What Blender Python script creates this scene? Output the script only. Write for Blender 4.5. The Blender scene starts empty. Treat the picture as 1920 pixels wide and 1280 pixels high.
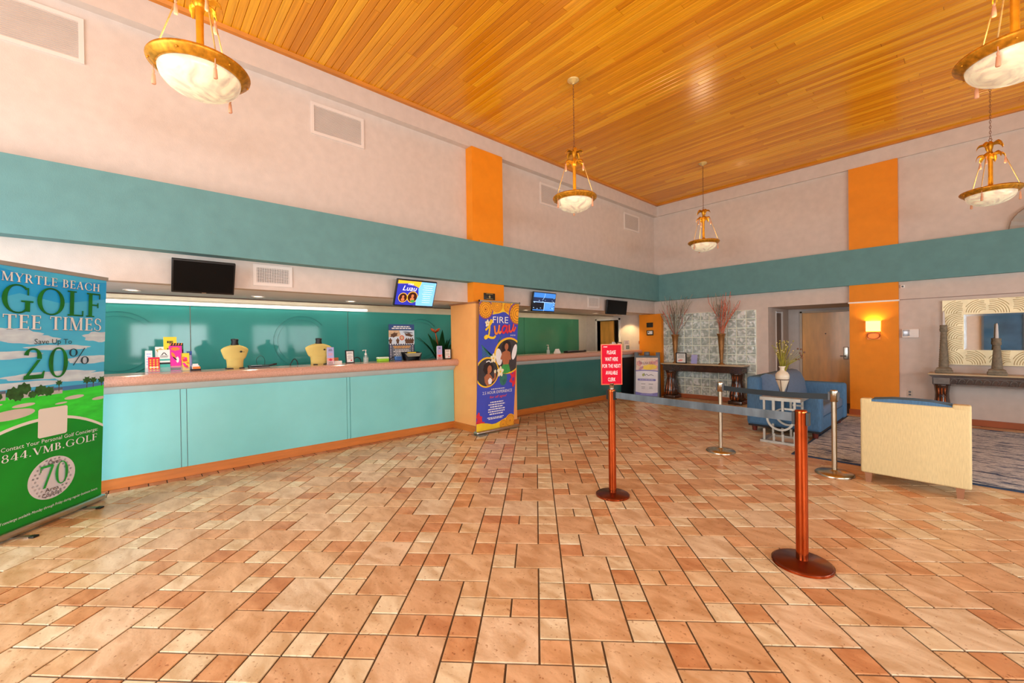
import bpy, math, random
from mathutils import Vector, Matrix
random.seed(7)
PI = math.pi
scene = bpy.context.scene
C = scene.collection
# ---------------------------------------------------------------- camera
F_PX, IMG_W = 779.5, 1920.0
YAW, PITCH, ROLL, EYE = math.radians(-47.655), math.radians(-0.325), math.radians(-0.75), 1.45
fwd = Vector((math.sin(YAW), math.cos(YAW), 0)); rgt = Vector((math.cos(YAW), -math.sin(YAW), 0)); upv = Vector((0, 0, 1))
cw = fwd*math.cos(PITCH) + upv*math.sin(PITCH); cu = upv*math.cos(PITCH) - fwd*math.sin(PITCH)
cr = rgt*math.cos(ROLL) + cu*math.sin(ROLL); cu = cu*math.cos(ROLL) - rgt*math.sin(ROLL)
cam_data = bpy.data.cameras.new('camera'); cam = bpy.data.objects.new('camera', cam_data); C.objects.link(cam)
cam_data.sensor_fit = 'HORIZONTAL'; cam_data.sensor_width = 36.0; cam_data.lens = 36.0*F_PX/IMG_W
cam_data.clip_start = 0.05; cam_data.clip_end = 200
M = Matrix.Identity(4)
for i in range(3):
    M[i][0] = cr[i]; M[i][1] = cu[i]; M[i][2] = -cw[i]
M[0][3], M[1][3], M[2][3] = 0, 0, EYE
cam.matrix_world = M; scene.camera = cam
def project(p):
    d = Vector(p) - Vector((0, 0, EYE)); z = d.dot(cw)
    if z < 0.05: return None
    return (960 + F_PX*d.dot(cr)/z, 640 - F_PX*d.dot(cu)/z)
# ---------------------------------------------------------------- exposure, world, daylight at the windows
vs = scene.view_settings
vs.view_transform = 'Standard'; vs.look = 'None'; vs.gamma = 1.0; vs.use_curve_mapping = False
vs.exposure = -0.03
scene.cycles.max_bounces = 7; scene.cycles.diffuse_bounces = 4; scene.cycles.glossy_bounces = 3; scene.cycles.transmission_bounces = 3; scene.cycles.transparent_max_bounces = 8
scene.cycles.use_adaptive_sampling = True; scene.cycles.adaptive_threshold = 0.02; scene.cycles.caustics_reflective = False; scene.cycles.caustics_refractive = False
world = bpy.data.worlds.new('sky'); scene.world = world; world.use_nodes = True
bg = world.node_tree.nodes['Background']; bg.inputs[0].default_value = (0.75, 0.86, 1.0, 1); bg.inputs[1].default_value = 1.0
def area(name, loc, direction, sx, sy, power, col=(1, 1, 1)):
    l = bpy.data.lights.new(name, 'AREA'); l.shape = 'RECTANGLE'; l.size = sx; l.size_y = sy; l.energy = power; l.color = col
    o = bpy.data.objects.new(name, l); C.objects.link(o); o.location = loc
    o.rotation_euler = Vector(direction).to_track_quat('-Z', 'Y').to_euler(); return o
# room: reception wall at X = -5.33, far wall at Y = 9.75, street side X = 4.5, entrance Y = -3.8
DAY = (0.90, 0.97, 1.0)
WIN_R = [(-3.2, -0.6), (-0.1, 2.1), (3.5, 6.1), (8.0, 9.4)]
for (y0, y1), pw in zip(WIN_R, (84, 84, 46, 30)):
    area('daylight_side', (4.40, (y0+y1)/2, 1.58), (-1, 0, 0.0), y1-y0, 1.2, pw*(y1-y0), DAY)
WIN_F = [(-4.6, -2.4), (-2.1, -0.2)]
for (x0, x1) in WIN_F:
    area('daylight_entrance', ((x0+x1)/2, -3.70, 1.9), (0, 1, 0.0), x1-x0, 3.4, 225*(x1-x0)/2.4, DAY)

# ---------------------------------------------------------------- helpers
def lin(c):
    c = c/255.0
    return c/12.92 if c <= 0.04045 else ((c+0.055)/1.055)**2.4
def rgb(r, g, b): return (lin(r), lin(g), lin(b), 1.0)
MATS = {}
def mat(name, col, rough=0.55, metal=0.0, var=0.07, scale=6.0, bump=0.0, bscale=80.0, coat=0.0, emit=0.0, trans=0.0, alpha=1.0, stretch=(1, 1, 1), ecol=None, spec=0.5):
    """procedural paint / cloth / metal: base colour with slow noise variation and optional fine relief"""
    if name in MATS: return MATS[name]
    m = bpy.data.materials.new(name); m.use_nodes = True; nt = m.node_tree; N = nt.nodes; L = nt.links
    p = N['Principled BSDF']; c = rgb(*col)
    tc = N.new('ShaderNodeTexCoord'); mp = N.new('ShaderNodeMapping'); mp.inputs['Scale'].default_value = stretch
    L.new(tc.outputs['Object'], mp.inputs['Vector'])
    nz = N.new('ShaderNodeTexNoise'); nz.inputs['Scale'].default_value = scale; nz.inputs['Detail'].default_value = 4
    L.new(mp.outputs['Vector'], nz.inputs['Vector'])
    rp = N.new('ShaderNodeValToRGB'); rp.color_ramp.elements[0].position = 0.3; rp.color_ramp.elements[1].position = 0.7
    rp.color_ramp.elements[0].color = tuple(max(0, x*(1-var)) for x in c[:3]) + (1,)
    rp.color_ramp.elements[1].color = tuple(min(1, x*(1+var)) for x in c[:3]) + (1,)
    L.new(nz.outputs['Fac'], rp.inputs['Fac']); L.new(rp.outputs['Color'], p.inputs['Base Color'])
    p.inputs['Roughness'].default_value = rough; p.inputs['Metallic'].default_value = metal
    p.inputs['Coat Weight'].default_value = coat; p.inputs['Coat Roughness'].default_value = 0.08
    p.inputs['Transmission Weight'].default_value = trans; p.inputs['Alpha'].default_value = alpha
    p.inputs['Specular IOR Level'].default_value = spec
    if emit:
        p.inputs['Emission Strength'].default_value = emit
        if ecol: p.inputs['Emission Color'].default_value = rgb(*ecol)
        else: L.new(rp.outputs['Color'], p.inputs['Emission Color'])
    if bump:
        n2 = N.new('ShaderNodeTexNoise'); n2.inputs['Scale'].default_value = bscale; n2.inputs['Detail'].default_value = 3
        L.new(mp.outputs['Vector'], n2.inputs['Vector'])
        b = N.new('ShaderNodeBump'); b.inputs['Strength'].default_value = bump; b.inputs['Distance'].default_value = 0.01
        L.new(n2.outputs['Fac'], b.inputs['Height']); L.new(b.outputs['Normal'], p.inputs['Normal'])
    MATS[name] = m; return m

class MB:
    def __init__(s): s.v = []; s.f = []; s.mi = []; s.sm = []; s.col = None
    def add(s, vs_, fs_, mi=0, smooth=False, M=None):
        o = len(s.v)
        s.v += [tuple(M @ Vector(q)) for q in vs_] if M is not None else [tuple(q) for q in vs_]
        for f in fs_: s.f.append(tuple(i+o for i in f)); s.mi.append(mi); s.sm.append(smooth)
        return s
    def box(s, lo, hi, mi=0, M=None):
        x0, y0, z0 = lo; x1, y1, z1 = hi
        return s.add([(x0,y0,z0),(x1,y0,z0),(x1,y1,z0),(x0,y1,z0),(x0,y0,z1),(x1,y0,z1),(x1,y1,z1),(x0,y1,z1)],
                     [(0,3,2,1),(4,5,6,7),(0,1,5,4),(1,2,6,5),(2,3,7,6),(3,0,4,7)], mi, False, M)
    def rbox(s, lo, hi, r, mi=0, M=None, n=3):
        """box with rounded edges on all sides (superellipsoid-like rounding by stacked rounded rings)"""
        x0, y0, z0 = lo; x1, y1, z1 = hi; r = min(r, (x1-x0)/2-1e-4, (y1-y0)/2-1e-4, (z1-z0)/2-1e-4)
        rings = [(z0 + r*(1-math.cos(PI/2*k/n)), r*(1-math.sin(PI/2*k/n))) for k in range(n+1)]
        rings += [(z1 - r*(1-math.cos(PI/2*(n-k)/n)), r*(1-math.sin(PI/2*(n-k)/n))) for k in range(n+1)]
        vs_ = []; m = 4*(n+1)
        for (z, ins) in rings:
            rr = r - ins
            for (cx, cy, a0) in ((x1-r, y1-r, 0), (x0+r, y1-r, PI/2), (x0+r, y0+r, PI), (x1-r, y0+r, 1.5*PI)):
                for k in range(n+1):
                    a = a0 + PI/2*k/n; vs_.append((cx+rr*math.cos(a), cy+rr*math.sin(a), z))
        fs_ = [tuple(range(m-1, -1, -1)), tuple(range((len(rings)-1)*m, len(rings)*m))]
        for i in range(len(rings)-1):
            for j in range(m):
                fs_.append((i*m+j, i*m+(j+1) % m, (i+1)*m+(j+1) % m, (i+1)*m+j))
        return s.add(vs_, fs_, mi, True, M)
    def prism(s, poly, a0, a1, axis='y', mi=0, smooth=False, M=None):
        """polygon extruded along an axis: axis y -> poly in (x,z); x -> (y,z); z -> (x,y)"""
        n = len(poly)
        mk = {'y': lambda p, a: (p[0], a, p[1]), 'x': lambda p, a: (a, p[0], p[1]), 'z': lambda p, a: (p[0], p[1], a)}[axis]
        vs_ = [mk(p, a0) for p in poly] + [mk(p, a1) for p in poly]
        fs_ = [(i, (i+1) % n, (i+1) % n + n, i+n) for i in range(n)]
        s.add(vs_, fs_, mi, smooth, M)
        return s.add(vs_, [tuple(range(n-1, -1, -1)), tuple(range(n, 2*n))], mi, False, M)
    def lathe(s, prof, n=24, c=(0,0,0), mi=0, M=None, rip=0, ripn=0, sx=1, sy=1, caps=True, smooth=True):
        vs_ = []; k = len(prof)
        for (r, z) in prof:
            for j in range(n):
                a = 2*PI*j/n; q = r*(1+rip*abs(math.sin(ripn*a/2))) if rip else r
                vs_.append((c[0]+q*math.cos(a)*sx, c[1]+q*math.sin(a)*sy, c[2]+z))
        fs_ = [(i*n+j, i*n+(j+1) % n, (i+1)*n+(j+1) % n, (i+1)*n+j) for i in range(k-1) for j in range(n)]
        s.add(vs_, fs_, mi, smooth, M)
        if caps:
            if prof[0][0] > 1e-5: s.add(vs_[:n], [tuple(range(n-1, -1, -1))], mi, False, M)
            if prof[-1][0] > 1e-5: s.add(vs_[-n:], [tuple(range(n))], mi, False, M)
        return s
    def tube(s, pts, r, n=6, mi=0, M=None, closed=False, flat=1.0):
        pts = [Vector(p) for p in pts]; k = len(pts); vs_ = []; rr = r if isinstance(r, (list, tuple)) else [r]*k
        up = Vector((0, 0, 1))
        for i, p in enumerate(pts):
            a = pts[(i-1) % k] if (closed or i > 0) else p; b = pts[(i+1) % k] if (closed or i < k-1) else p
            t = (b-a).normalized() if (b-a).length > 1e-9 else Vector((0, 0, 1))
            u = t.cross(up)
            if u.length < 1e-3: u = t.cross(Vector((0, 1, 0)))
            u.normalize(); w = u.cross(t).normalized()
            for j in range(n):
                q = 2*PI*j/n; vs_.append(tuple(p + u*math.cos(q)*rr[i] + w*math.sin(q)*rr[i]*flat))
        m = k if closed else k-1
        fs_ = [(i*n+j, i*n+(j+1) % n, ((i+1) % k)*n+(j+1) % n, ((i+1) % k)*n+j) for i in range(m) for j in range(n)]
        if not closed: fs_ += [tuple(range(n-1, -1, -1)), tuple(range((k-1)*n, k*n))]
        return s.add(vs_, fs_, mi, True, M)
    def ball(s, c, r, n=10, mi=0, sx=1, sy=1, sz=1, M=None):
        return s.lathe([(max(1e-4, r*math.sin(PI*i/n)), -r*sz*math.cos(PI*i/n)) for i in range(n+1)], n*2, c, mi, M, sx=sx, sy=sy, caps=False)
    def mesh(s, name, mats):
        me = bpy.data.meshes.new(name); me.from_pydata(s.v, [], s.f)
        for m in (mats if isinstance(mats, (list, tuple)) else [mats]): me.materials.append(m)
        me.polygons.foreach_set('material_index', s.mi); me.polygons.foreach_set('use_smooth', s.sm)
        me.update(); return me
def link(o, parent=None):
    C.objects.link(o)
    if parent is not None: o.parent = parent
    return o
def part(name, mb, mats, parent, label=None, kind=None):
    o = link(bpy.data.objects.new(name, mb.mesh(name, mats)), parent)
    if label: o['label'] = label
    if kind: o['kind'] = kind
    return o
def tag(o, label, cat, group=None):
    o['label'] = label; o['category'] = cat
    if group: o['group'] = group
    return o
def thing(name, label, cat, loc=(0,0,0), rz=0.0, group=None):
    o = bpy.data.objects.new(name, None); o.empty_display_size = 0.1; C.objects.link(o)
    o.location = loc; o.rotation_euler = (0, 0, rz); return tag(o, label, cat, group)
def solo(name, mb, mats, label, cat, loc=(0,0,0), rz=0.0, group=None):
    o = part(name, mb, mats, None); o.location = loc; o.rotation_euler = (0, 0, rz); return tag(o, label, cat, group)
def struct(name, mb, mats, label=None):
    o = part(name, mb, mats, None); o['kind'] = 'structure'
    if label: o['label'] = label
    return o
def copy_tree(root, loc, rz, label, parent=None):
    c = root.copy(); C.objects.link(c)
    if parent is None: c.location = loc; c.rotation_euler = (0, 0, rz); c['label'] = label
    else: c.parent = parent
    for ch in list(root.children): copy_tree(ch, None, 0, None, c)
    return c
def clip_poly(poly, f):
    """keep the side of the polygon where f(p) >= 0 (f linear)"""
    out = []
    for i, a in enumerate(poly):
        b = poly[(i+1) % len(poly)]; fa, fb = f(a), f(b)
        if fa >= 0: out.append(a)
        if (fa >= 0) != (fb >= 0):
            t = fa/(fa-fb); out.append((a[0]+(b[0]-a[0])*t, a[1]+(b[1]-a[1])*t))
    return out
def clip_rect(poly, x0, x1, y0, y1):
    for f in (lambda p: p[0]-x0, lambda p: x1-p[0], lambda p: p[1]-y0, lambda p: y1-p[1]):
        if poly: poly = clip_poly(poly, f)
    return poly
def smooth_path(pts, n=6):
    out = []; k = len(pts)
    for i in range(k-1):
        p0, p1, p2, p3 = pts[max(0, i-1)], pts[i], pts[i+1], pts[min(k-1, i+2)]
        for j in range(n):
            t = j/n
            out.append(tuple(0.5*((2*b)+(-a+c)*t+(2*a-5*b+4*c-d)*t*t+(-a+3*b-3*c+d)*t**3) for a, b, c, d in zip(p0, p1, p2, p3)))
    out.append(tuple(pts[-1])); return out
# ---------------------------------------------------------------- flat print: lettering and artwork
TCACHE = {}
def font_mesh(txt):
    if txt in TCACHE: return TCACHE[txt]
    cu_ = bpy.data.curves.new('t', 'FONT'); cu_.body = txt; cu_.resolution_u = 2; cu_.size = 1
    ob = bpy.data.objects.new('t', cu_); C.objects.link(ob)
    dg = bpy.context.evaluated_depsgraph_get(); me = bpy.data.meshes.new_from_object(ob.evaluated_get(dg))
    r = ([(q.co.x, q.co.y) for q in me.vertices], [tuple(p.vertices) for p in me.polygons])
    bpy.data.objects.remove(ob); bpy.data.curves.remove(cu_); bpy.data.meshes.remove(me)
    TCACHE[txt] = r; return r
GT, Gt = 0.155, 0.05
def g_v(x, y0=0, y1=1, w=GT): return [[(x, y0), (x+w, y0), (x+w, y1), (x, y1)]]
def g_h(x0, x1, y, w=Gt): return [[(x0, y), (x1, y), (x1, y+w), (x0, y+w)]]
def g_d(x0, y0, x1, y1, w): return [[(x0, y0), (x0+w, y0), (x1+w, y1), (x1, y1)]]
def g_s(x, y, w=0.34): return g_h(x-w/2, x+w/2, y if y == 0 else 1-Gt*0.8, Gt*0.8)
def g_a(cx, cy, rx, ry, a0, a1, thk=GT, thn=Gt, n=16):
    out = []; pr = None
    for i in range(n+1):
        a = math.radians(a0+(a1-a0)*i/n); w = thn+(thk-thn)*abs(math.cos(a))
        q = ((cx+rx*math.cos(a), cy+ry*math.sin(a)), (cx+(rx-w)*math.cos(a), cy+(ry-max(thn, w*0.5))*math.sin(a)))
        if pr: out.append([pr[0], q[0], q[1], pr[1]])
        pr = q
    return out
def g_t(x, y0, y1): return [[(x-Gt/2, y0), (x+Gt/2, y0), (x+Gt/2, y1), (x-Gt/2, y1)]]
GL = {
 'I': (g_v(.1)+g_s(.177, 0)+g_s(.177, 1), .36), 'L': (g_v(.1)+g_s(.177, 1)+g_h(.02, .62, 0)+g_t(.6, 0, .22), .66),
 'T': (g_v(.31)+g_h(.02, .75, .95)+g_t(.045, .78, 1)+g_t(.725, .78, 1)+g_s(.387, 0), .78),
 'E': (g_v(.1)+g_h(.02, .6, 0)+g_h(.02, .58, .95)+g_h(.2, .5, .48)+g_t(.58, 0, .2)+g_t(.56, .8, 1)+g_t(.49, .4, .6), .66),
 'F': (g_v(.1)+g_s(.177, 0)+g_h(.02, .58, .95)+g_h(.2, .5, .48)+g_t(.56, .78, 1)+g_t(.49, .4, .6), .62),
 'H': (g_v(.1)+g_v(.62)+g_h(.2, .7, .48)+g_s(.177, 0)+g_s(.177, 1)+g_s(.697, 0)+g_s(.697, 1), .88),
 'M': (g_v(.12, 0, 1, .05)+g_d(.44, 0, .1, 1, .16)+g_d(.47, 0, .82, 1, .05)+g_v(.78)+g_s(.145, 0, .26)+g_s(.857, 0)+g_s(.12, 1, .22)+g_s(.88, 1, .26), 1.04),
 'Y': (g_v(.3, 0, .46)+g_d(.3, .44, .04, 1, .16)+g_d(.39, .44, .68, 1, .05)+g_s(.377, 0)+g_s(.12, 1, .3)+g_s(.7, 1, .24), .78),
 'R': (g_v(.1)+g_s(.177, 0)+g_h(.02, .35, .95)+g_a(.33, .74, .28, .26, -90, 90)+g_h(.2, .35, .48)+g_d(.58, 0, .3, .5, .17)+g_s(.69, 0, .22), .82),
 'B': (g_v(.1)+g_h(.02, .35, 0)+g_h(.02, .33, .95)+g_a(.32, .75, .25, .25, -90, 90)+g_a(.34, .27, .3, .27, -90, 90)+g_h(.2, .35, .49), .70),
 'A': (g_d(.06, 0, .38, 1, .05)+g_d(.6, 0, .34, 1, .16)+g_h(.18, .62, .3)+g_s(.1, 0, .24)+g_s(.68, 0, .3), .84),
 'C': (g_a(.5, .5, .46, .52, 48, 312, GT, .045, 22)+g_t(.81, .66, .92)+g_t(.81, .1, .28), .90),
 'G': (g_a(.5, .5, .46, .52, 48, 325, GT, .045, 22)+g_t(.81, .66, .92)+g_v(.72, .06, .42)+g_h(.6, .98, .40), 1.0),
 'O': (g_a(.5, .5, .47, .52, 0, 360, GT, .045, 30), 1.0),
 'S': (g_a(.3, .75, .25, .27, 40, 270, .12, .05)+g_a(.3, .25, .27, .27, -140, 90, .12, .05)+g_t(.5, .72, .95)+g_t(.06, .05, .26), .62),
 'V': (g_d(.38, 0, .04, 1, .16)+g_d(.42, 0, .74, 1, .05)+g_s(.12, 1, .3)+g_s(.77, 1, .24), .84),
 '.': (g_v(.06, 0, .13, .13), .26), ' ': ([], .34),
 '8': (g_a(.32, .76, .24, .25, 0, 360, .11, .05)+g_a(.32, .26, .29, .28, 0, 360, .13, .05), .66),
 '4': (g_v(.38)+g_d(.02, .28, .40, 1, .06)+g_h(.02, .66, .25)+g_s(.457, 0, .3), .70),
 '2': (g_a(.3, .72, .28, .29, -15, 165, .15, .05)+g_d(.04, .06, .44, .62, .1)+[[(.02, 0), (.64, 0), (.68, .24), (.63, .24), (.58, .13), (.04, .12)]], .72),
 '0': (g_a(.34, .5, .33, .52, 0, 360, .15, .045, 28), .72),
 '7': (g_h(.03, .66, .9, .1)+g_t(.05, .74, 1)+g_d(.16, 0, .56, .93, .13), .68),
 '%': (g_a(.2, .74, .19, .24, 0, 360, .09, .04)+g_a(.72, .25, .19, .24, 0, 360, .09, .04)+g_d(.18, -.02, .68, 1, .05), .92)}
def serif_mesh(txt, sp=0.07):
    x = 0; vs_ = []; fs_ = []
    for ch in txt:
        polys, adv = GL[ch]
        for p in polys:
            o = len(vs_); vs_ += [(q[0]+x, q[1]) for q in p]; fs_.append(tuple(range(o, o+len(p))))
        x += adv+sp
    return vs_, fs_
class Art:
    """print on a flat sheet: polygons and lettering in sheet coordinates, mapped to local X,Z; layers step out along -Y"""
    def __init__(s, mp=None, y=-0.001, clip=None): s.mb = MB(); s.mp = mp or (lambda u, v: (u, v)); s.y = y; s.clip = clip; s.k = 0
    def _put(s, vs_, fs_, mi, step=0.0):
        y = s.y - s.k*0.0001; s.k += 1
        if step:   # overlapping strokes of one letter: each stroke a hair further out
            for i, f in enumerate(fs_): s.mb.add([(s.mp(*vs_[j])[0], y-step*i, s.mp(*vs_[j])[1]) for j in f], [tuple(range(len(f)))], mi)
            s.k += int(step*len(fs_)/0.0001); return
        s.mb.add([(s.mp(a, b)[0], y, s.mp(a, b)[1]) for a, b in vs_], fs_, mi)
    def poly(s, p, mi=0):
        if s.clip: p = clip_rect(p, *s.clip)
        if len(p) > 2: s._put(p, [tuple(range(len(p)))], mi)
        return s
    def rect(s, x0, x1, y0, y1, mi=0): return s.poly([(x0, y0), (x1, y0), (x1, y1), (x0, y1)], mi)
    def ell(s, cx, cy, rx, ry, mi=0, n=28, rot=0, bump=0, bn=7):
        P_ = []
        for i in range(n):
            a = 2*PI*i/n; q = 1+bump*math.sin(bn*a); x, y = rx*q*math.cos(a), ry*q*math.sin(a)
            P_.append((cx+x*math.cos(rot)-y*math.sin(rot), cy+x*math.sin(rot)+y*math.cos(rot)))
        return s.poly(P_, mi)
    def ring(s, cx, cy, rx, ry, w, mi=0, n=40):
        y = s.k
        for i in range(n):
            a, b = 2*PI*i/n, 2*PI*(i+1)/n; s.k = y
            s.poly([(cx+rx*math.cos(a), cy+ry*math.sin(a)), (cx+rx*math.cos(b), cy+ry*math.sin(b)), (cx+(rx-w)*math.cos(b), cy+(ry-w*ry/rx)*math.sin(b)), (cx+(rx-w)*math.cos(a), cy+(ry-w*ry/rx)*math.sin(a))], mi)
        s.k = y+1; return s
    def ribbon(s, pts, w, mi=0, n=5, slant=0):
        p = smooth_path(pts, n); vs_ = []; fs_ = []
        for i in range(len(p)-1):
            a, b = p[i], p[i+1]; d = math.hypot(b[0]-a[0], b[1]-a[1]) or 1; nx, ny = -(b[1]-a[1])/d*w/2, (b[0]-a[0])/d*w/2
            ex, ey = (b[0]-a[0])/d*w*0.3, (b[1]-a[1])/d*w*0.3; q = [(a[0]+nx-ex, a[1]+ny-ey), (a[0]-nx-ex, a[1]-ny-ey), (b[0]-nx+ex, b[1]-ny+ey), (b[0]+nx+ex, b[1]+ny+ey)]
            if s.clip: q = clip_rect(q, *s.clip)
            if len(q) > 2: fs_.append(tuple(range(len(vs_), len(vs_)+len(q)))); vs_ += q
        if fs_: s._put(vs_, fs_, mi, 1e-5)
        return s
    def text(s, txt, u0, u1, v0, v1, mi=0, serif=False, slant=0):
        vs_, fs_ = serif_mesh(txt) if serif else font_mesh(txt)
        xs = [q[0] for q in vs_]; ys = [q[1] for q in vs_]; ax, bx, ay, by = min(xs), max(xs), min(ys), max(ys)
        if serif: ay, by = 0, 1
        f = lambda q: (u0+(q[0]-ax)/(bx-ax)*(u1-u0)+slant*(q[1]-ay)/(by-ay), v0+(q[1]-ay)/(by-ay)*(v1-v0))
        s._put([f(q) for q in vs_], fs_, mi, 1e-5 if serif else 0); return s
    def lines(s, cx, v0, v1, n, w, mi=0, h=None, gap=0.3):
        """rows of print too small to read"""
        k = s.k; dv = (v1-v0)/n; h = h or abs(dv)*0.5
        for i in range(n):
            ww = w*random.uniform(.65, 1); x = cx-ww/2; v = v0+dv*(i+.5)
            while x < cx+ww/2:
                e = min(cx+ww/2, x+w*random.uniform(.06, .16)); s.k = k
                s.rect(x, e, v-h/2, v+h/2, mi); x = e+w*0.025
        s.k = k+1; return s
# ================================================================ materials of the room
M_WALL = mat('wall_paint', (211, 196, 186), .75, var=.045, scale=9, bump=.12, bscale=120)
M_OFFICE = mat('office_wall_paint', (208, 196, 178), .75, var=.04, bump=.1)
M_TEAL = mat('teal_paint', (98, 146, 148), .7, var=.06, scale=7, bump=.1, bscale=120)
M_ORANGE = mat('orange_paint', (238, 142, 10), .65, var=.04, bump=.1, bscale=120)
M_APRICOT = mat('apricot_paint', (255, 180, 104), .65, var=.04, bump=.1, bscale=120)
M_SOFFIT = mat('soffit_grey', (236, 238, 244), .6, var=.03)
M_BASEWOOD = mat('base_wood', (200, 118, 48), .4, var=.12, scale=3, stretch=(1, 1, 8), coat=.2)
M_REDWOOD = mat('base_redwood', (168, 88, 44), .4, var=.12, scale=3, coat=.2)
M_TRIMWOOD = mat('ceiling_trim_wood', (204, 122, 18), .4, var=.15, scale=3, coat=.15)
M_WHITE = mat('white_enamel', (236, 228, 222), .45, var=.02)
M_DARKBROWN = mat('dark_brown_strip', (84, 58, 44), .6)
M_GROUT = mat('tile_grout', (100, 88, 78), .9, var=.12, scale=40)
M_BLACK = mat('black_plastic', (14, 14, 16), .4, var=.1)
M_STEEL = mat('brushed_steel', (196, 190, 180), .28, 1.0, var=.05, scale=30)
M_GREY = mat('grey_plastic', (92, 98, 104), .5)
M_PAPER = mat('white_paper', (238, 236, 232), .7, var=.02)
M_INK = mat('black_ink', (24, 24, 28), .7)

def attr_material(name, kind):
    m = bpy.data.materials.new(name); m.use_nodes = True; nt = m.node_tree; N = nt.nodes; L = nt.links; p = N['Principled BSDF']
    at = N.new('ShaderNodeAttribute'); at.attribute_name = 'tcol'
    geo = N.new('ShaderNodeNewGeometry')
    sep = N.new('ShaderNodeMath'); sep.operation = 'MULTIPLY'; sep.inputs[1].default_value = 37.0; L.new(at.outputs['Alpha'], sep.inputs[0])
    cmb = N.new('ShaderNodeCombineXYZ'); L.new(sep.outputs[0], cmb.inputs[0]); L.new(sep.outputs[0], cmb.inputs[1]); L.new(sep.outputs[0], cmb.inputs[2])
    ad = N.new('ShaderNodeVectorMath'); ad.operation = 'ADD'; L.new(geo.outputs['Position'], ad.inputs[0]); L.new(cmb.outputs[0], ad.inputs[1])
    mp = N.new('ShaderNodeMapping'); L.new(ad.outputs[0], mp.inputs['Vector'])
    nz = N.new('ShaderNodeTexNoise'); nz.inputs['Detail'].default_value = 5
    rp = N.new('ShaderNodeValToRGB'); L.new(mp.outputs[0], nz.inputs['Vector']); L.new(nz.outputs['Fac'], rp.inputs['Fac'])
    mx = N.new('ShaderNodeMix'); mx.data_type = 'RGBA'; mx.blend_type = 'MULTIPLY'; mx.inputs[0].default_value = 1
    L.new(at.outputs['Color'], mx.inputs[6]); L.new(rp.outputs['Color'], mx.inputs[7])
    out = mx.outputs[2]
    if kind == 'tile':
        mp.inputs['Rotation'].default_value = (0, 0, math.radians(-44.35)); mp.inputs['Scale'].default_value = (5, 11, 1)
        nz.inputs['Scale'].default_value = 1.0; nz.inputs['Distortion'].default_value = .6
        rp.color_ramp.elements[0].position = .34; rp.color_ramp.elements[0].color = (.80, .70, .60, 1)
        rp.color_ramp.elements[1].position = .66; rp.color_ramp.elements[1].color = (1.12, 1.16, 1.22, 1)
        n2 = N.new('ShaderNodeTexNoise'); n2.inputs['Scale'].default_value = 55; n2.inputs['Detail'].default_value = 2; L.new(ad.outputs[0], n2.inputs['Vector'])
        r2 = N.new('ShaderNodeValToRGB'); r2.color_ramp.elements[0].position = .27; r2.color_ramp.elements[0].color = (.5, .34, .24, 1)
        r2.color_ramp.elements[1].position = .36; r2.color_ramp.elements[1].color = (1, 1, 1, 1); L.new(n2.outputs['Fac'], r2.inputs['Fac'])
        m2 = N.new('ShaderNodeMix'); m2.data_type = 'RGBA'; m2.blend_type = 'MULTIPLY'; m2.inputs[0].default_value = .8
        L.new(out, m2.inputs[6]); L.new(r2.outputs['Color'], m2.inputs[7]); out = m2.outputs[2]
        b = N.new('ShaderNodeBump'); b.inputs['Strength'].default_value = .25; b.inputs['Distance'].default_value = .004
        L.new(n2.outputs['Fac'], b.inputs['Height']); L.new(b.outputs['Normal'], p.inputs['Normal'])
        p.inputs['Roughness'].default_value = .32; p.inputs['Specular IOR Level'].default_value = .45
    else:
        mp.inputs['Scale'].default_value = (1.2, 42, 42); nz.inputs['Scale'].default_value = 1.0
        rp.color_ramp.elements[0].position = .3; rp.color_ramp.elements[0].color = (.86, .80, .68, 1)
        rp.color_ramp.elements[1].position = .7; rp.color_ramp.elements[1].color = (1.12, 1.12, 1.15, 1)
        p.inputs['Roughness'].default_value = .24; p.inputs['Specular IOR Level'].default_value = .5
    L.new(out, p.inputs['Base Color']); return m
M_TILE = attr_material('quarry_tile', 'tile'); M_PLANK = attr_material('varnished_plank', 'plank')
def paint(me, cols):
    """face colour attribute: one rgba for the whole mesh or one per polygon"""
    ca = me.color_attributes.new('tcol', 'FLOAT_COLOR', 'CORNER'); buf = []
    one = not isinstance(cols[0], (tuple, list))
    for i, p in enumerate(me.polygons):
        c = cols if one else cols[i]
        buf += list(c)*p.loop_total
    ca.data.foreach_set('color', buf)

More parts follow.
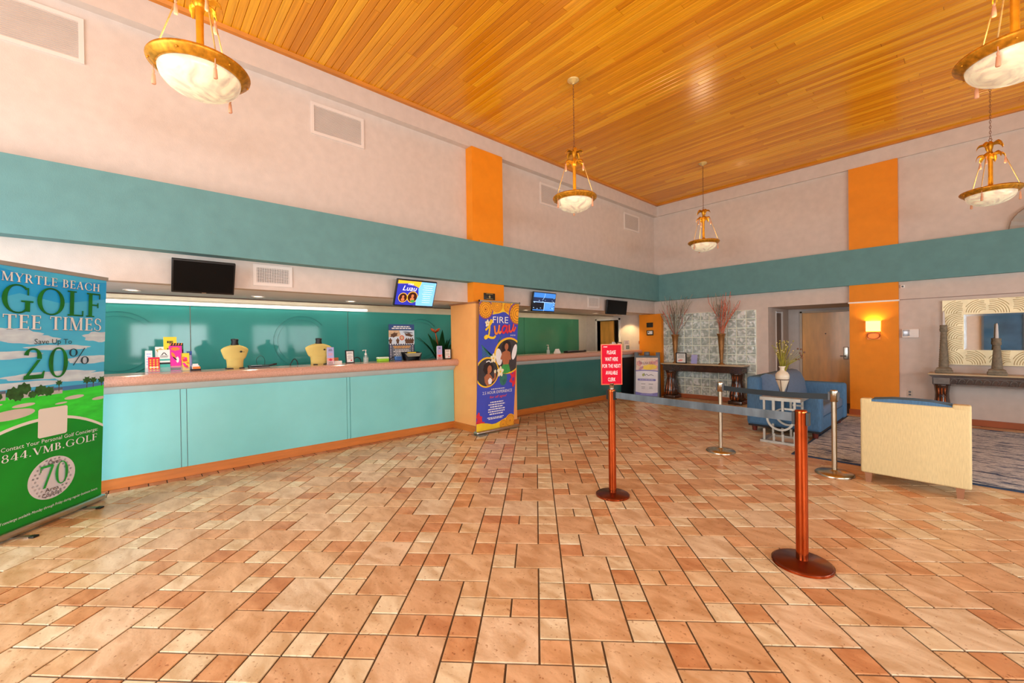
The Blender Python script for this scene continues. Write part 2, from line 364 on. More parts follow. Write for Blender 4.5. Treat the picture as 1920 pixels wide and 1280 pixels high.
# ================================================================ floor of diagonal quarry tiles
mb = MB(); mb.box((-7.6, -3.9, -.06), (4.6, 11.4, -.006)); floor = struct('floor', mb, M_GROUT)
TH = math.radians(44.35); ct, st = math.cos(TH), math.sin(TH); UU, VV = .1495, .156; J = .005
BIGC = [(224, 191, 153), (220, 181, 138), (230, 203, 168), (216, 174, 130), (226, 195, 155), (222, 187, 145), (228, 207, 174), (218, 178, 136)]
SMALLC = [(214, 160, 112), (230, 211, 174), (221, 174, 128), (234, 217, 182), (209, 152, 106), (225, 190, 146), (232, 213, 176), (215, 165, 118), (227, 199, 158), (211, 157, 110)]
def vcol(c, a): l = rgb(*c); return (l[0], l[1], l[2], a)
def tile_mb(poly, mi=0):
    """a tile with its edge eased: outline at z=-.006, shoulder, inset top at z=0"""
    n = len(poly); cx = sum(p[0] for p in poly)/n; cy = sum(p[1] for p in poly)/n
    def ins(d): return [(p[0]+(cx-p[0])*d/max(.02, math.hypot(p[0]-cx, p[1]-cy)), p[1]+(cy-p[1])*d/max(.02, math.hypot(p[0]-cx, p[1]-cy))) for p in poly]
    a = [(p[0], p[1], -.006) for p in poly]; b = [(p[0], p[1], -.0018) for p in poly]; c = [(p[0], p[1], 0) for p in ins(.003)]
    fs_ = [(i, (i+1) % n, (i+1) % n+n, i+n) for i in range(n)]+[(i+n, (i+1) % n+n, (i+1) % n+2*n, i+2*n) for i in range(n)]+[tuple(range(2*n, 3*n))]
    return a+b+c, fs_
TILE_ME = {}
for kind, w, h, cols in (('big', 2*UU, 2*VV, BIGC), ('small', UU, VV, SMALLC)):
    for i, c in enumerate(cols):
        t_ = MB(); v_, f_ = tile_mb([(J, J), (w-J, J), (w-J, h-J), (J, h-J)]); t_.add(v_, f_)
        me = t_.mesh('tile', M_TILE); paint(me, vcol(c, random.random())); TILE_ME[(kind, i)] = me
FX0, FX1, FY0, FY1 = -5.625, 4.45, -3.75, 9.70
def uv2xy(u, v): return (u*ct - v*st, u*st + v*ct)
tiles = []
for ci in range(-30, 32):
    u0 = -.3015 + ci*3*UU; base = 2.1606 + (ci % 7)*VV
    for r in range(-9, 14):
        v0 = base + 7*VV*r
        cells = []
        for (o, k) in ((0, 'R'), (1, 'L'), (3, 'X'), (5, 'L')):
            if k == 'R': cells += [('small', 0, o), ('small', 1, o), ('small', 2, o)]
            elif k == 'L': cells += [('big', 0, o), ('small', 2, o), ('small', 2, o+1)]
            else: cells += [('small', 0, o), ('small', 0, o+1), ('big', 1, o)]
        for (kind, a, o) in cells:
            u, v = u0+a*UU, v0+o*VV; w, h = (2*UU, 2*VV) if kind == 'big' else (UU, VV)
            P4 = [uv2xy(u+J, v+J), uv2xy(u+w-J, v+J), uv2xy(u+w-J, v+h-J), uv2xy(u+J, v+h-J)]
            q = clip_rect(P4, FX0, FX1, FY0, FY1)
            if len(q) < 3: continue
            ar = abs(sum(q[i][0]*q[(i+1) % len(q)][1]-q[(i+1) % len(q)][0]*q[i][1] for i in range(len(q))))/2
            if ar < .0006: continue
            whole = len(q) == 4 and ar > .97*(w-2*J)*(h-2*J)
            pr = [project((p[0], p[1], 0)) for p in q]; vis = 0
            if all(pr):
                pr = clip_rect(pr, 0, 1920, 0, 1280)
                if len(pr) > 2: vis = abs(sum(pr[i][0]*pr[(i+1) % len(pr)][1]-pr[(i+1) % len(pr)][0]*pr[i][1] for i in range(len(pr))))/2
            tiles.append((vis if whole else 0, kind, u, v, q))
tiles.sort(key=lambda t: -t[0])
rest = MB(); rc = []
for n_, (vis, kind, u, v, q) in enumerate(tiles):
    cols = BIGC if kind == 'big' else SMALLC; i = random.randrange(len(cols))
    if n_ < 300 and vis > 0:
        o = bpy.data.objects.new('tile', TILE_ME[(kind, i)]); x, y = uv2xy(u, v); o.location = (x, y, 0); o.rotation_euler = (0, 0, TH); link(o, floor)
    else:
        v_, f_ = tile_mb(q); rest.add(v_, f_); rc += [vcol(cols[i], random.random())]*len(f_)
# border course along the counter and behind it
y = FY0
while y < 9.6:
    l = .148; v_, f_ = tile_mb([(-5.745, y+J), (-5.632, y+J), (-5.632, y+l-J), (-5.745, y+l-J)]); rest.add(v_, f_)
    rc += [vcol(random.choice([(196, 138, 100), (188, 128, 92), (204, 150, 112)]), random.random())]*len(f_); y += l
o = part('tile_field', rest, M_TILE, floor, kind='stuff'); paint(o.data, rc)

# ================================================================ ceiling of tongue-and-groove boards (running along X)
ZC = 4.735
mb = MB(); mb.box((-5.45, -3.9, ZC+.012), (4.6, 9.85, ZC+.1)); ceiling = struct('ceiling', mb, M_TRIMWOOD)
PW = .0775; LENS = [.9, 1.25, 1.6, 1.95, 2.4, 2.85, 3.3, 3.8]
WOODC = [(226, 150, 16), (234, 160, 22), (220, 140, 14), (238, 168, 30), (212, 132, 12), (230, 154, 20), (222, 144, 16)]
def plank_geo(x0, x1, y0, y1):
    g = .0016; e = .005
    a = [(x0, y0+g), (x1, y0+g), (x1, y1-g), (x0, y1-g)]
    v_ = [(p[0], p[1], ZC+.012) for p in a]+[(p[0], p[1], ZC+.005) for p in a]+[(x0+.001, y0+g+e, ZC), (x1-.001, y0+g+e, ZC), (x1-.001, y1-g-e, ZC), (x0+.001, y1-g-e, ZC)]
    f_ = [(i, i+4, (i+1) % 4+4, (i+1) % 4) for i in range(4)]+[(i+4, i+8, (i+1) % 4+8, (i+1) % 4+4) for i in range(4)]+[(11, 10, 9, 8)]
    return v_, f_
PLANK_ME = {}
for li, L_ in enumerate(LENS):
    for ci, c in enumerate(WOODC):
        b = MB(); v_, f_ = plank_geo(0, L_-.002, 0, PW); b.add(v_, f_); b.v = [(p[0], p[1], p[2]-ZC) for p in b.v]
        me = b.mesh('plank', M_PLANK); paint(me, vcol(c, random.random())); PLANK_ME[(li, ci)] = me
planks = []; y = -3.85
while y < 9.72:
    x = -5.2
    first = True
    while x < 4.45:
        li = random.randrange(len(LENS)); L_ = LENS[li]
        custom = False
        if first: L_ = random.uniform(.5, 3.6); first = False; li = min(range(len(LENS)), key=lambda k: abs(LENS[k]-L_)); L_ = LENS[li]
        if x+L_ > 4.45: L_ = 4.45-x; custom = True
        if L_ < .05: break
        pr = [project((a, b, ZC)) for a, b in ((x, y), (x+L_, y), (x+L_, y+PW), (x, y+PW))]; vis = 0
        if all(pr) and not custom:
            pr = clip_rect(pr, 0, 1920, 0, 1280)
            if len(pr) > 2: vis = abs(sum(pr[i][0]*pr[(i+1) % len(pr)][1]-pr[(i+1) % len(pr)][0]*pr[i][1] for i in range(len(pr))))/2
        planks.append((vis, li, x, y, L_)); x += L_
    y += PW
planks.sort(key=lambda t: -t[0])
rest = MB(); rc = []
for n_, (vis, li, x, y, L_) in enumerate(planks):
    ci = random.randrange(len(WOODC))
    if n_ < 300 and vis > 0:
        o = bpy.data.objects.new('plank', PLANK_ME[(li, ci)]); o.location = (x, y, ZC); link(o, ceiling)
    else:
        v_, f_ = plank_geo(x, x+L_-.002, y, y+PW); rest.add(v_, f_); rc += [vcol(WOODC[ci], random.random())]*len(f_)
o = part('plank_field', rest, M_PLANK, ceiling, kind='stuff'); paint(o.data, rc)
mb = MB(); mb.prism([(-5.22, ZC-.03), (-5.17, ZC-.03), (-5.15, ZC), (-5.22, ZC)], -3.8, 9.7, 'y'); struct('trim_1', mb, M_TRIMWOOD)
mb = MB(); mb.prism([(9.7, ZC-.03), (9.65, ZC-.03), (9.63, ZC), (9.7, ZC)], -5.2, 4.5, 'x'); struct('trim_2', mb, M_TRIMWOOD)

# ================================================================ reception wall: bulkhead over the counter, soffit, glass-backed office
XW, YB = -5.33, 9.75
mb = MB(); mb.box((-5.47, -3.8, 2.041), (XW, YB, 4.8)); struct('wall_left', mb, M_WALL)
mb = MB(); mb.box((XW, -3.8, 4.457), (-5.22, YB, ZC+.01)); struct('trim_3', mb, M_WALL)
mb = MB(); mb.box((-5.22, 9.70, 4.457), (4.5, YB, ZC+.01)); struct('trim_4', mb, M_WALL)
mb = MB(); mb.box((XW, -3.8, 2.345), (-5.16, YB, 2.987)); struct('trim_5', mb, M_TEAL)
mb = MB(); mb.box((-5.16, 9.65, 2.345), (4.5, YB, 2.987)); struct('trim_6', mb, M_TEAL)
mb = MB(); mb.box((-6.55, -3.8, 2.041), (-5.47, YB, 2.10)).box((-7.5, -3.8, 2.42), (-5.47, YB, 2.5)); soffit = struct('wall_soffit', mb, M_SOFFIT)
mb = MB(); mb.box((-6.575, -3.8, 2.030), (-6.55, YB, 2.12)); struct('trim_7', mb, M_DARKBROWN)
mb = MB(); mb.box((-7.6, -3.8, 0), (-7.47, YB, 2.5)); wall_office = struct('wall_office', mb, M_OFFICE)
M_GLASS1 = mat('teal_back_painted_glass', (66, 152, 146), .06, var=.10, scale=1.2, spec=.2)
M_GLASS2 = mat('green_back_painted_glass', (74, 140, 106), .06, var=.12, scale=1.2, spec=.2)
M_ETCH = mat('etched_mark', (92, 158, 150), .35, var=.1)
for (y0, y1) in ((-3.7, -1.6), (-1.59, .60), (.61, 2.83), (2.84, 5.05)):
    mb = MB(); mb.box((-7.465, y0, .9), (-7.45, y1, 1.985)); g_ = part('glass_panel', mb, M_GLASS1, wall_office)
    cy = (y0+y1)/2+.35; e = MB()
    for r in (.42, .36):
        e.tube([(-7.4495, cy+r*math.cos(a*PI/18), 1.46+r*math.sin(a*PI/18)) for a in range(4, 33)], .016 if r > .4 else .008, 4, flat=.03)
    part('etched_logo', e, M_ETCH, g_)
for (y0, y1) in ((5.06, 7.2), (7.21, 9.36)):
    mb = MB(); mb.box((-7.465, y0, .9), (-7.45, y1, 1.985)); part('glass_panel', mb, M_GLASS2, wall_office)
# lower and upper columns on the reception wall
mb = MB(); mb.box((XW, 3.92, 2.04), (-5.175, 4.55, 4.457)); struct('trim_8', mb, M_ORANGE)
mb = MB(); mb.box((-5.82, 3.93, 0), (-5.14, 4.78, 2.02)); pier = struct('wall_pier', mb, M_APRICOT)
mb = MB(); mb.box((-5.835, 3.915, 2.015), (-5.125, 4.795, 2.04)); part('cap', mb, mat('pier_cap', (176, 116, 74), .5), pier)
mb = MB(); mb.box((-5.77, 3.905, 0), (-5.14, 3.93, .1)).box((-5.14, 3.905, 0), (-5.115, 4.8, .1)); struct('baseboard_pier', mb, M_BASEWOOD)

# ================================================================ far wall with glass blocks, niche and office doorway
NX0, NX1 = -2.796, -1.46; DX0, DX1 = -7.10, -6.39
mb = MB()
mb.box((-7.6, YB, 0), (DX0, YB+.12, 2.04)); mb.box((DX0, YB, 1.935), (DX1, YB+.12, 2.04)); mb.box((DX1, YB, 0), (NX0, YB+.12, 2.04))
mb.box((NX1, YB, 0), (4.6, YB+.12, 2.04)); mb.box((-7.6, YB-.004, 2.04), (4.6, YB+.12, 4.8))
struct('wall_back', mb, M_WALL)
mb = MB(); mb.box((-5.70, 9.63, 0), (-5.09, YB, 2.03)); struct('trim_9', mb, M_ORANGE)
mb = MB(); mb.box((-1.46, 9.68, 0), (-.80, YB+.001, 4.457)); struct('trim_10', mb, M_ORANGE)
mb = MB(); mb.box((-1.475, 9.66, 2.015), (-.785, 9.68, 2.04)); struct('trim_11', mb, M_WHITE)
mb = MB(); mb.box((-5.09, 9.725, 0), (NX0, YB, .097)).box((-.8, 9.725, 0), (4.5, YB, .097)).box((-1.47, 9.655, 0), (-.79, 9.68, .097)); struct('baseboard_back', mb, M_REDWOOD)
# niche
M_NICHE = mat('niche_paint', (212, 202, 196), .75, var=.04)
mb = MB(); mb.box((NX0-.1, YB+.12, 0), (NX0, 10.25, 2.04)).box((NX0-.1, 10.25, 1.98), (NX0, 10.75, 2.04)).box((NX0-.1, 10.75, 0), (NX0, 11.2, 2.04)); struct('wall_niche_left', mb, M_WALL)
mb = MB(); mb.box((NX0-.1, 11.2, 0), (NX1+.2, 11.3, 2.3)); struct('wall_niche_back', mb, M_NICHE)
mb = MB(); mb.box((NX1, YB+.12, 0), (NX1+.2, 11.2, 2.04)); struct('wall_niche_right', mb, M_WALL)
mb = MB(); mb.box((NX0-.1, YB+.12, 2.04), (NX1+.2, 11.2, 2.12)); struct('wall_niche_ceiling', mb, M_NICHE)
M_DOOR = mat('door_veneer', (232, 162, 72), .35, var=.22, scale=2.2, stretch=(3, 3, .6), coat=.25)
M_DOORD = mat('side_door_veneer', (112, 84, 68), .4, var=.2, scale=2, stretch=(3, 3, .6))
dr = struct('door_1', MB().box((-2.515, 11.15, 0), (-1.66, 11.195, 1.945)), M_DOOR, 'plain brown wooden door in the niche')
part('frame', MB().box((-2.56, 11.14, 0), (-2.52, 11.2, 1.985)).box((-1.655, 11.14, 0), (-1.61, 11.2, 1.985)).box((-2.56, 11.14, 1.95), (-1.61, 11.2, 1.985)), mat('door_frame_beige', (206, 186, 164), .5), dr)
hw = part('lock_plate', MB().rbox((-1.785, 11.125, .93), (-1.70, 11.15, 1.19), .01), M_STEEL, dr, 'silver electronic card lock')
part('handle', MB().tube([(-1.74, 11.13, 1.0), (-1.74, 11.09, 1.0), (-1.83, 11.085, 1.0)], .011, 8), M_STEEL, hw)
part('peephole', MB().lathe([(.012, 0), (.012, .01), (.005, .012)], 12, (0, 0, 0), 0, Matrix.Translation((-2.09, 11.15, 1.48)) @ Matrix.Rotation(PI/2, 4, 'X')), M_DARKBROWN, dr)
d2 = struct('door_2', MB().box((NX0-.06, 10.29, 0), (NX0-.02, 10.72, 1.95)), M_DOORD)
part('frame', MB().box((NX0-.1, 10.25, 0), (NX0+.012, 10.29, 1.98)).box((NX0-.1, 10.72, 0), (NX0+.012, 10.76, 1.98)), M_WHITE, d2)
# office doorway: room behind, door leaf standing open
mb = MB(); mb.box((-7.7, 11.25, 0), (-5.9, 11.35, 2.3)).box((-7.7, YB+.12, 0), (-7.6, 11.3, 2.3)).box((-5.95, YB+.12, 0), (-5.85, 11.3, 2.3)).box((-7.7, YB+.12, 2.2), (-5.85, 11.3, 2.3)); struct('wall_office_far', mb, M_OFFICE)
d3 = struct('door_3', MB().box((-7.06, YB+.10, 0), (-6.62, YB+.14, 1.92)), M_DOOR)
part('frame', MB().box((DX0-.05, YB-.015, 0), (DX0, YB+.12, 1.98)).box((DX1, YB-.015, 0), (DX1+.05, YB+.12, 1.98)).box((DX0-.05, YB-.015, 1.935), (DX1+.05, YB+.12, 1.98)), M_WHITE, d3)
part('handle', MB().tube([(-6.68, YB+.1, 1.0), (-6.68, YB+.05, 1.0), (-6.76, YB+.045, 1.0)], .01, 8), M_STEEL, d3)
# glass blocks 11 x 10
def glass_block_material():
    m = bpy.data.materials.new('glass_block'); m.use_nodes = True; nt = m.node_tree; N = nt.nodes; L = nt.links; p = N['Principled BSDF']
    geo = N.new('ShaderNodeNewGeometry'); nz = N.new('ShaderNodeTexNoise'); nz.inputs['Scale'].default_value = 9; nz.inputs['Detail'].default_value = 0; nz.inputs['Distortion'].default_value = 1.6
    L.new(geo.outputs['Position'], nz.inputs['Vector'])
    rp = N.new('ShaderNodeValToRGB'); e = rp.color_ramp.elements
    e[0].position = .36; e[0].color = rgb(172, 184, 178); e[1].position = .68; e[1].color = rgb(232, 238, 236)
    k = rp.color_ramp.elements.new(.5); k.color = rgb(190, 201, 195)
    L.new(nz.outputs['Fac'], rp.inputs['Fac']); L.new(rp.outputs['Color'], p.inputs['Base Color'])
    b = N.new('ShaderNodeBump'); b.inputs['Strength'].default_value = .35; b.inputs['Distance'].default_value = .02
    L.new(nz.outputs['Fac'], b.inputs['Height']); L.new(b.outputs['Normal'], p.inputs['Normal'])
    p.inputs['Roughness'].default_value = .08; p.inputs['Coat Weight'].default_value = .5; p.inputs['Coat Roughness'].default_value = .03
    return m
M_BLOCK = glass_block_material(); M_BGROUT = mat('block_grout', (238, 242, 226), .8, var=.04)
gb = struct('window_1', MB().box((-5.09, 9.733, .097), (-3.016, YB, 2.008)), M_BGROUT, 'wall panel of wavy glass blocks')
bw = 2.124/11; bh = 1.911/10; bk = MB(); h_ = .011
o_ = [(h_, h_), (bw-h_, h_), (bw-h_, bh-h_), (h_, bh-h_)]; i_ = [(.022, .022), (bw-.022, .022), (bw-.022, bh-.022), (.022, bh-.022)]
bk.add([(p[0], 0, p[1]) for p in o_]+[(p[0], -.012, p[1]) for p in o_]+[(p[0], -.024, p[1]) for p in i_], [(0, 1, 5, 4), (1, 2, 6, 5), (2, 3, 7, 6), (3, 0, 4, 7), (4, 5, 9, 8), (5, 6, 10, 9), (6, 7, 11, 10), (7, 4, 8, 11), (8, 9, 10, 11)])
bme = bk.mesh('glass_block', M_BLOCK)
for i in range(11):
    for j in range(10):
        x0 = -5.14+i*bw
        if x0 < -5.1: continue
        o = bpy.data.objects.new('glass_block', bme); o.location = (x0, 9.734, .097+j*bh); link(o, gb)
first_col = MB(); 
for j in range(10): first_col.box((-5.088, 9.722, .103+j*bh), (-5.14+bw-h_, 9.734, .097+(j+1)*bh-.006))
part('cut_block_column', first_col, M_BLOCK, gb)
# street side and entrance walls (behind the camera) with their windows
def glazed_wall(name, along, fixed, a0, a1, wins, z0, z1, wn):
    mb = MB()
    def bx(p0, p1, q0, q1):
        if along == 'y': mb.box((fixed, p0, q0), (fixed+.12, p1, q1))
        else: mb.box((p0, fixed-.12, q0), (p1, fixed, q1))
    c = a0
    for (w0, w1) in wins:
        bx(c, w0, 0, ZC+.1); bx(w0, w1, 0, z0); bx(w0, w1, z1, ZC+.1); c = w1
    bx(c, a1, 0, ZC+.1); struct(name, mb, M_WALL)
    for (w0, w1) in wins:
        f = MB(); m_ = MB()
        def fb(b, p0, p1, q0, q1, t0, t1):
            if along == 'y': b.box((fixed+t0, p0, q0), (fixed+t1, p1, q1))
            else: b.box((p0, fixed-t1, q0), (p1, fixed-t0, q1))
        fb(m_, w0, w1, z0, z1, .05, .06)
        w = struct('window_%d' % wn, m_, M_PANE); wn += 1
        for (p0, p1, q0, q1) in ((w0, w0+.05, z0, z1), (w1-.05, w1, z0, z1), (w0, w1, z0, z0+.05), (w0, w1, z1-.05, z1), ((w0+w1)/2-.03, (w0+w1)/2+.03, z0, z1)): fb(f, p0, p1, q0, q1, -.16, -.11)
        part('window_frame', f, M_GREY, w)
    return wn
M_PANE = mat('window_pane', (190, 205, 212), .05, var=.02, coat=.5)
n_ = glazed_wall('wall_right', 'y', 4.5, -3.9, 9.87, WIN_R, .98, 2.18, 2)
glazed_wall('wall_front', 'x', -3.8, -7.6, 4.62, WIN_F, .2, 3.6, n_)
d4 = struct('door_4', MB().box((.35, -3.80, 0), (2.35, -3.77, 2.3)), mat('added_door_glass', (60, 92, 120), .06, var=.3, scale=2, coat=.5), 'unseen glazed double door added for the mirror reflection')  # unseen dark door, added for its bluish reflection in the mirror
for x in (.33, 1.32, 2.32): part('frame', MB().box((x, -3.8, 0), (x+.06, -3.74, 2.34)), M_GREY, d4)
# carpet edge strip groove on the far wall
mb = MB(); mb.box((-.79, 9.742, 2.034), (4.5, YB, 2.044)); struct('trim_12', mb, mat('groove_shadow_gap', (150, 128, 118), .8))
# ================================================================ reception counters
M_AQUA = mat('aqua_laminate', (124, 206, 208), .25, var=.05, scale=2, coat=.35)
M_AQUADIM = mat('aqua_laminate_dimmed', (46, 112, 108), .25, var=.06, scale=2, coat=.3)  # far counter: the dimmer light there is put into a deeper teal
M_SHADOWPANEL = mat('shadowed_panel', (22, 36, 40), .35)  # last stretch of counter front, its shadow put into the colour
M_GRANITE = mat('pink_granite', (206, 160, 142), .18, var=.16, scale=90, coat=.3)
M_APRON = mat('grey_apron', (190, 200, 200), .3, var=.04)
def counter(label_b, label_t, y0, y1, joints, pm, end_dark=None):
    b = thing('reception_counter', label_b, 'counter', (-5.75, y0, 0))
    L_ = y1-y0; ed = (end_dark-y0) if end_dark else L_
    part('body', MB().box((-.32, .01, 0), (-.03, L_-.01, 1.02)), M_APRON, b)
    part('toe_kick', MB().box((-.03, 0, 0), (0, ed, .1)).prism([(0, .1), (.006, .1), (0, .108)], 0, ed, 'y'), M_BASEWOOD, b)
    e = [0]+[j-y0 for j in joints]+[ed]
    for i in range(0, len(e)-1):
        a, c = e[i]+(.003 if i else 0), e[i+1]-.003
        part('panel' if c-a > .2 else 'joint_strip', MB().box((-.03, a, .105), (-.002 if c-a > .2 else -.006, c, .958)), pm, b)
    if end_dark: part('end_panel', MB().box((-.03, ed, 0), (-.004, L_, .958)), M_SHADOWPANEL, b, 'end panel darkened as shadow')
    part('apron', MB().prism([(-.03, .955), (.0, .955), (.012, .965), (.03, .99), (.055, 1.02), (.055, 1.027), (-.03, 1.027)], 0, L_, 'y', smooth=True), M_APRON, b)
    t = MB(); pr = [(-.36, 1.027)]+[(.09+.055*math.cos(a), 1.082+.055*math.sin(a)) for a in [(-PI/2+PI*k/10) for k in range(11)]]+[(-.36, 1.137)]
    t.prism([(p[0], p[1]) for p in pr], -.02, L_+.01 if end_dark else L_+.0, 'y', smooth=False)
    solo('countertop', t, M_GRANITE, label_t, 'countertop', (-5.75, y0, 0))
counter('aqua laminate reception counter nearest the golf banner', 'pink granite countertop with the yellow shirts on it', -3.2, 3.925, [-1.4, -1.35, .37, .424, 2.161, 2.205], M_AQUA)
counter('teal reception counter coloured for dim light, running to the far corner', 'pink granite countertop beyond the apricot pier', 4.785, 9.60, [6.4], M_AQUADIM, 8.85)
# strip light on top of the glass and downlights in the soffit
M_TUBE = mat('lit_tube', (250, 252, 244), .4, var=.01, emit=8.0)
def strip(y0, y1, label, p):
    s_ = thing('strip_light', label, 'light', (-7.41, y0, 1.985))
    part('tube', MB().tube([(0, .03, .03), (0, y1-y0-.03, .03)], .008, 8), M_TUBE, s_)
    part('housing', MB().box((-.035, 0, .0), (-.025, y1-y0, .05)), M_WHITE, s_)
strip(-3.6, 3.2, 'glowing strip light along the top of the teal glass', 1)
# unseen warm tube added in the soffit slot to brighten the back wall
part('added_cove_tube', MB().tube([(-6.75, -3.57, 2.33), (-6.75, 9.5, 2.33)], .02, 8), mat('lit_added_tube', (255, 232, 190), .4, var=.01, emit=9.0), soffit); part('added_cove_housing', MB().box((-6.79, -3.6, 2.36), (-6.71, 9.53, 2.40)), M_WHITE, soffit)
def downlight(y, x, label, power=9):
    d = thing('recessed_downlight', label, 'light', (x, y, 2.041), group='downlights in the grey soffit')
    part('trim_ring', MB().lathe([(.075, 0), (.08, -.006), (.062, -.008), (.058, 0)], 24, caps=False), M_WHITE, d)
    part('lens', MB().lathe([(.0001, -.002), (.058, -.001)], 20, caps=False), mat('lit_lens', (255, 236, 200), .4, emit=6, var=.01), d)
    l = bpy.data.lights.new('downlight_beam', 'SPOT'); l.energy = power*2.2; l.spot_size = 2.2; l.spot_blend = .6; l.color = (1, .86, .62); l.shadow_soft_size = .05
    o = bpy.data.objects.new('downlight_beam', l); C.objects.link(o); o.parent = d; o.location = (0, 0, -.012)
downlight(.0, -6.14, 'recessed downlight in the soffit left of the blank television')
downlight(1.195, -6.14, 'recessed downlight in the soffit under the square grille vent')
downlight(2.39, -6.14, 'recessed downlight in the soffit near the luau television')
downlight(5.94, -6.09, 'recessed downlight in the soffit past the pier')
downlight(8.14, -5.98, 'recessed downlight in the soffit nearest the office door')
# wall washer by the office door
def wash(x, y, label):
    d = thing('recessed_downlight', label, 'light', (x, y, 2.041))
    part('trim_ring', MB().lathe([(.06, 0), (.065, -.006), (.05, -.008), (.046, 0)], 20, caps=False), M_WHITE, d)
    part('lens', MB().lathe([(.0001, -.002), (.046, -.001)], 16, caps=False), MATS['lit_lens'], d)
    l = bpy.data.lights.new('wall_wash_beam', 'SPOT'); l.energy = 38; l.spot_size = 1.9; l.spot_blend = .5; l.color = (1, .74, .34); l.shadow_soft_size = .04
    o = bpy.data.objects.new('wall_wash_beam', l); C.objects.link(o); o.parent = d; o.location = (0, 0, -.012)
wash(-6.05, 9.48, 'recessed downlight washing the wall beside the orange panel')

# ================================================================ televisions
M_SCREEN = mat('dark_screen', (8, 10, 12), .3, var=.1, spec=.15)
def emitter(name, c, e=.9): return mat(name, c, .3, var=.04, emit=e)
def tv(label, y0, y1, zt, zb, xt, xb, art=None):
    cy = (y0+y1)/2; H_ = math.hypot(zt-zb, xt-xb); w = y1-y0
    t = thing('television', label, 'television', (xb, cy, zb), group='televisions hung on the bulkhead')
    ang = math.atan2(xt-xb, zt-zb)
    # local frame: X along +Y world (screen right seen from the room), screen faces -Y local; rotate 90 deg about Z
    t.rotation_euler = (0, 0, PI/2); Mt = Matrix.Rotation(ang, 4, 'X')
    part('housing', MB().rbox((-w/2, 0, 0), (w/2, .035, H_), .006, M=Mt).box((-w/2+.08, .035, .06), (w/2-.08, .06, H_-.06), M=Mt), M_BLACK, t)
    s = part('screen', MB().box((-w/2+.014, -.002, .018), (w/2-.014, .0015, H_-.014), M=Mt), M_SCREEN, t)
    if art:
        a, mats_ = art(w-.028, H_-.032); a.mb.v = [tuple(Mt @ Vector((v[0], v[1], v[2]+.018))) for v in a.mb.v]; part('picture', a.mb, mats_, s)
    part('bracket', MB().box((-.05, .035, .05), (.05, .062, .12), M=Mt), mat('bracket_grey', (120, 112, 96), .5), t)
    lg = Art(y=-.0026); lg.rect(-.018, .018, .006, .011, 0); lg.mb.v = [tuple(Mt @ Vector(v)) for v in lg.mb.v]; part('badge', lg.mb, M_STEEL, t)
def art_luau(w, h):
    a = Art(y=-.0028, clip=(-w/2, w/2, 0, h)); ms = [emitter('scr_blue', (40, 50, 170)), emitter('scr_yellow', (250, 180, 40)), emitter('scr_sky', (120, 190, 240)), emitter('scr_dark', (60, 26, 20), .5), emitter('scr_white', (240, 240, 240)), emitter('scr_red', (230, 70, 60)), emitter('scr_skin', (190, 110, 70)), emitter('scr_green', (60, 150, 60))]
    a.rect(-w/2, w/2, 0, h, 0)
    a.poly([(-w/2, h), (-w/2, h*.86), (-w*.2, h*.9), (0, h*.78), (w*.08, h*.72), (w*.1, h)], 1)
    for (cx, cy, r) in ((-w*.32, h*.3, h*.2), (-w*.08, h*.34, h*.24)):
        a.ell(cx, cy, r, r, 1); a.ell(cx, cy, r*.88, r*.88, 3); a.ell(cx, cy+r*.2, r*.25, r*.3, 6); a.ell(cx, cy-r*.4, r*.4, r*.35, 6)
    a.ell(-w*.06, h*.17, h*.1, h*.06, 7)
    a.poly([(w*.04, 0), (w*.02, h*.2), (w*.07, h*.45), (w*.04, h*.7), (w*.09, h*.9), (w*.1, h), (w/2, h), (w/2, 0)], 2)
    a.lines(w*.3, h*.9, h*.1, 9, w*.3, 4, h*.015)
    a.text('Luau', -w*.36, -w*.02, h*.6, h*.8, 4, slant=.02); a.text('FIRE', -w*.24, -w*.1, h*.83, h*.9, 4)
    return a, ms
def art_blue(w, h):
    a = Art(y=-.0028, clip=(-w/2, w/2, 0, h)); ms = [emitter('scr2_blue', (60, 130, 215)), emitter('scr2_navy', (24, 44, 80)), emitter('scr2_light', (170, 215, 250)), emitter('scr2_dark', (16, 24, 34)), emitter('scr2_mid', (80, 150, 230))]
    a.rect(-w/2, w/2, 0, h, 0); a.rect(-w/2, w/2, h*.5, h*.74, 1); a.rect(-w/2, 0, h*.06, h*.46, 3); a.rect(0, w/2, h*.06, h*.46, 4)
    for i in range(26): x = random.uniform(-w/2, w/2); z = random.uniform(.08, .72)*h; a.ell(x, z, w*.03*random.random()+.004, .006, random.choice([2, 3, 1, 2]), 8)
    a.ribbon([(-w*.1, h*.6), (-w*.02, h*.8), (0, h*.98)], .008, 2); a.rect(-w/2, w/2, h*.47, h*.5, 2); a.rect(-.006, .006, 0, h*.5, 2)
    return a, ms
tv('blank black television left of the square grille vent', .283, .80, 2.265, 1.955, -5.12, -5.26)
tv('television showing the luau picture and a blue panel', 2.62, 3.235, 2.275, 1.928, -5.12, -5.26, art_luau)
tv('television showing four blue water scenes', 5.27, 5.87, 2.292, 1.945, -5.19, -5.25, art_blue)
tv('blank black television nearest the far corner', 7.56, 8.34, 2.275, 1.965, -5.22, -5.26)

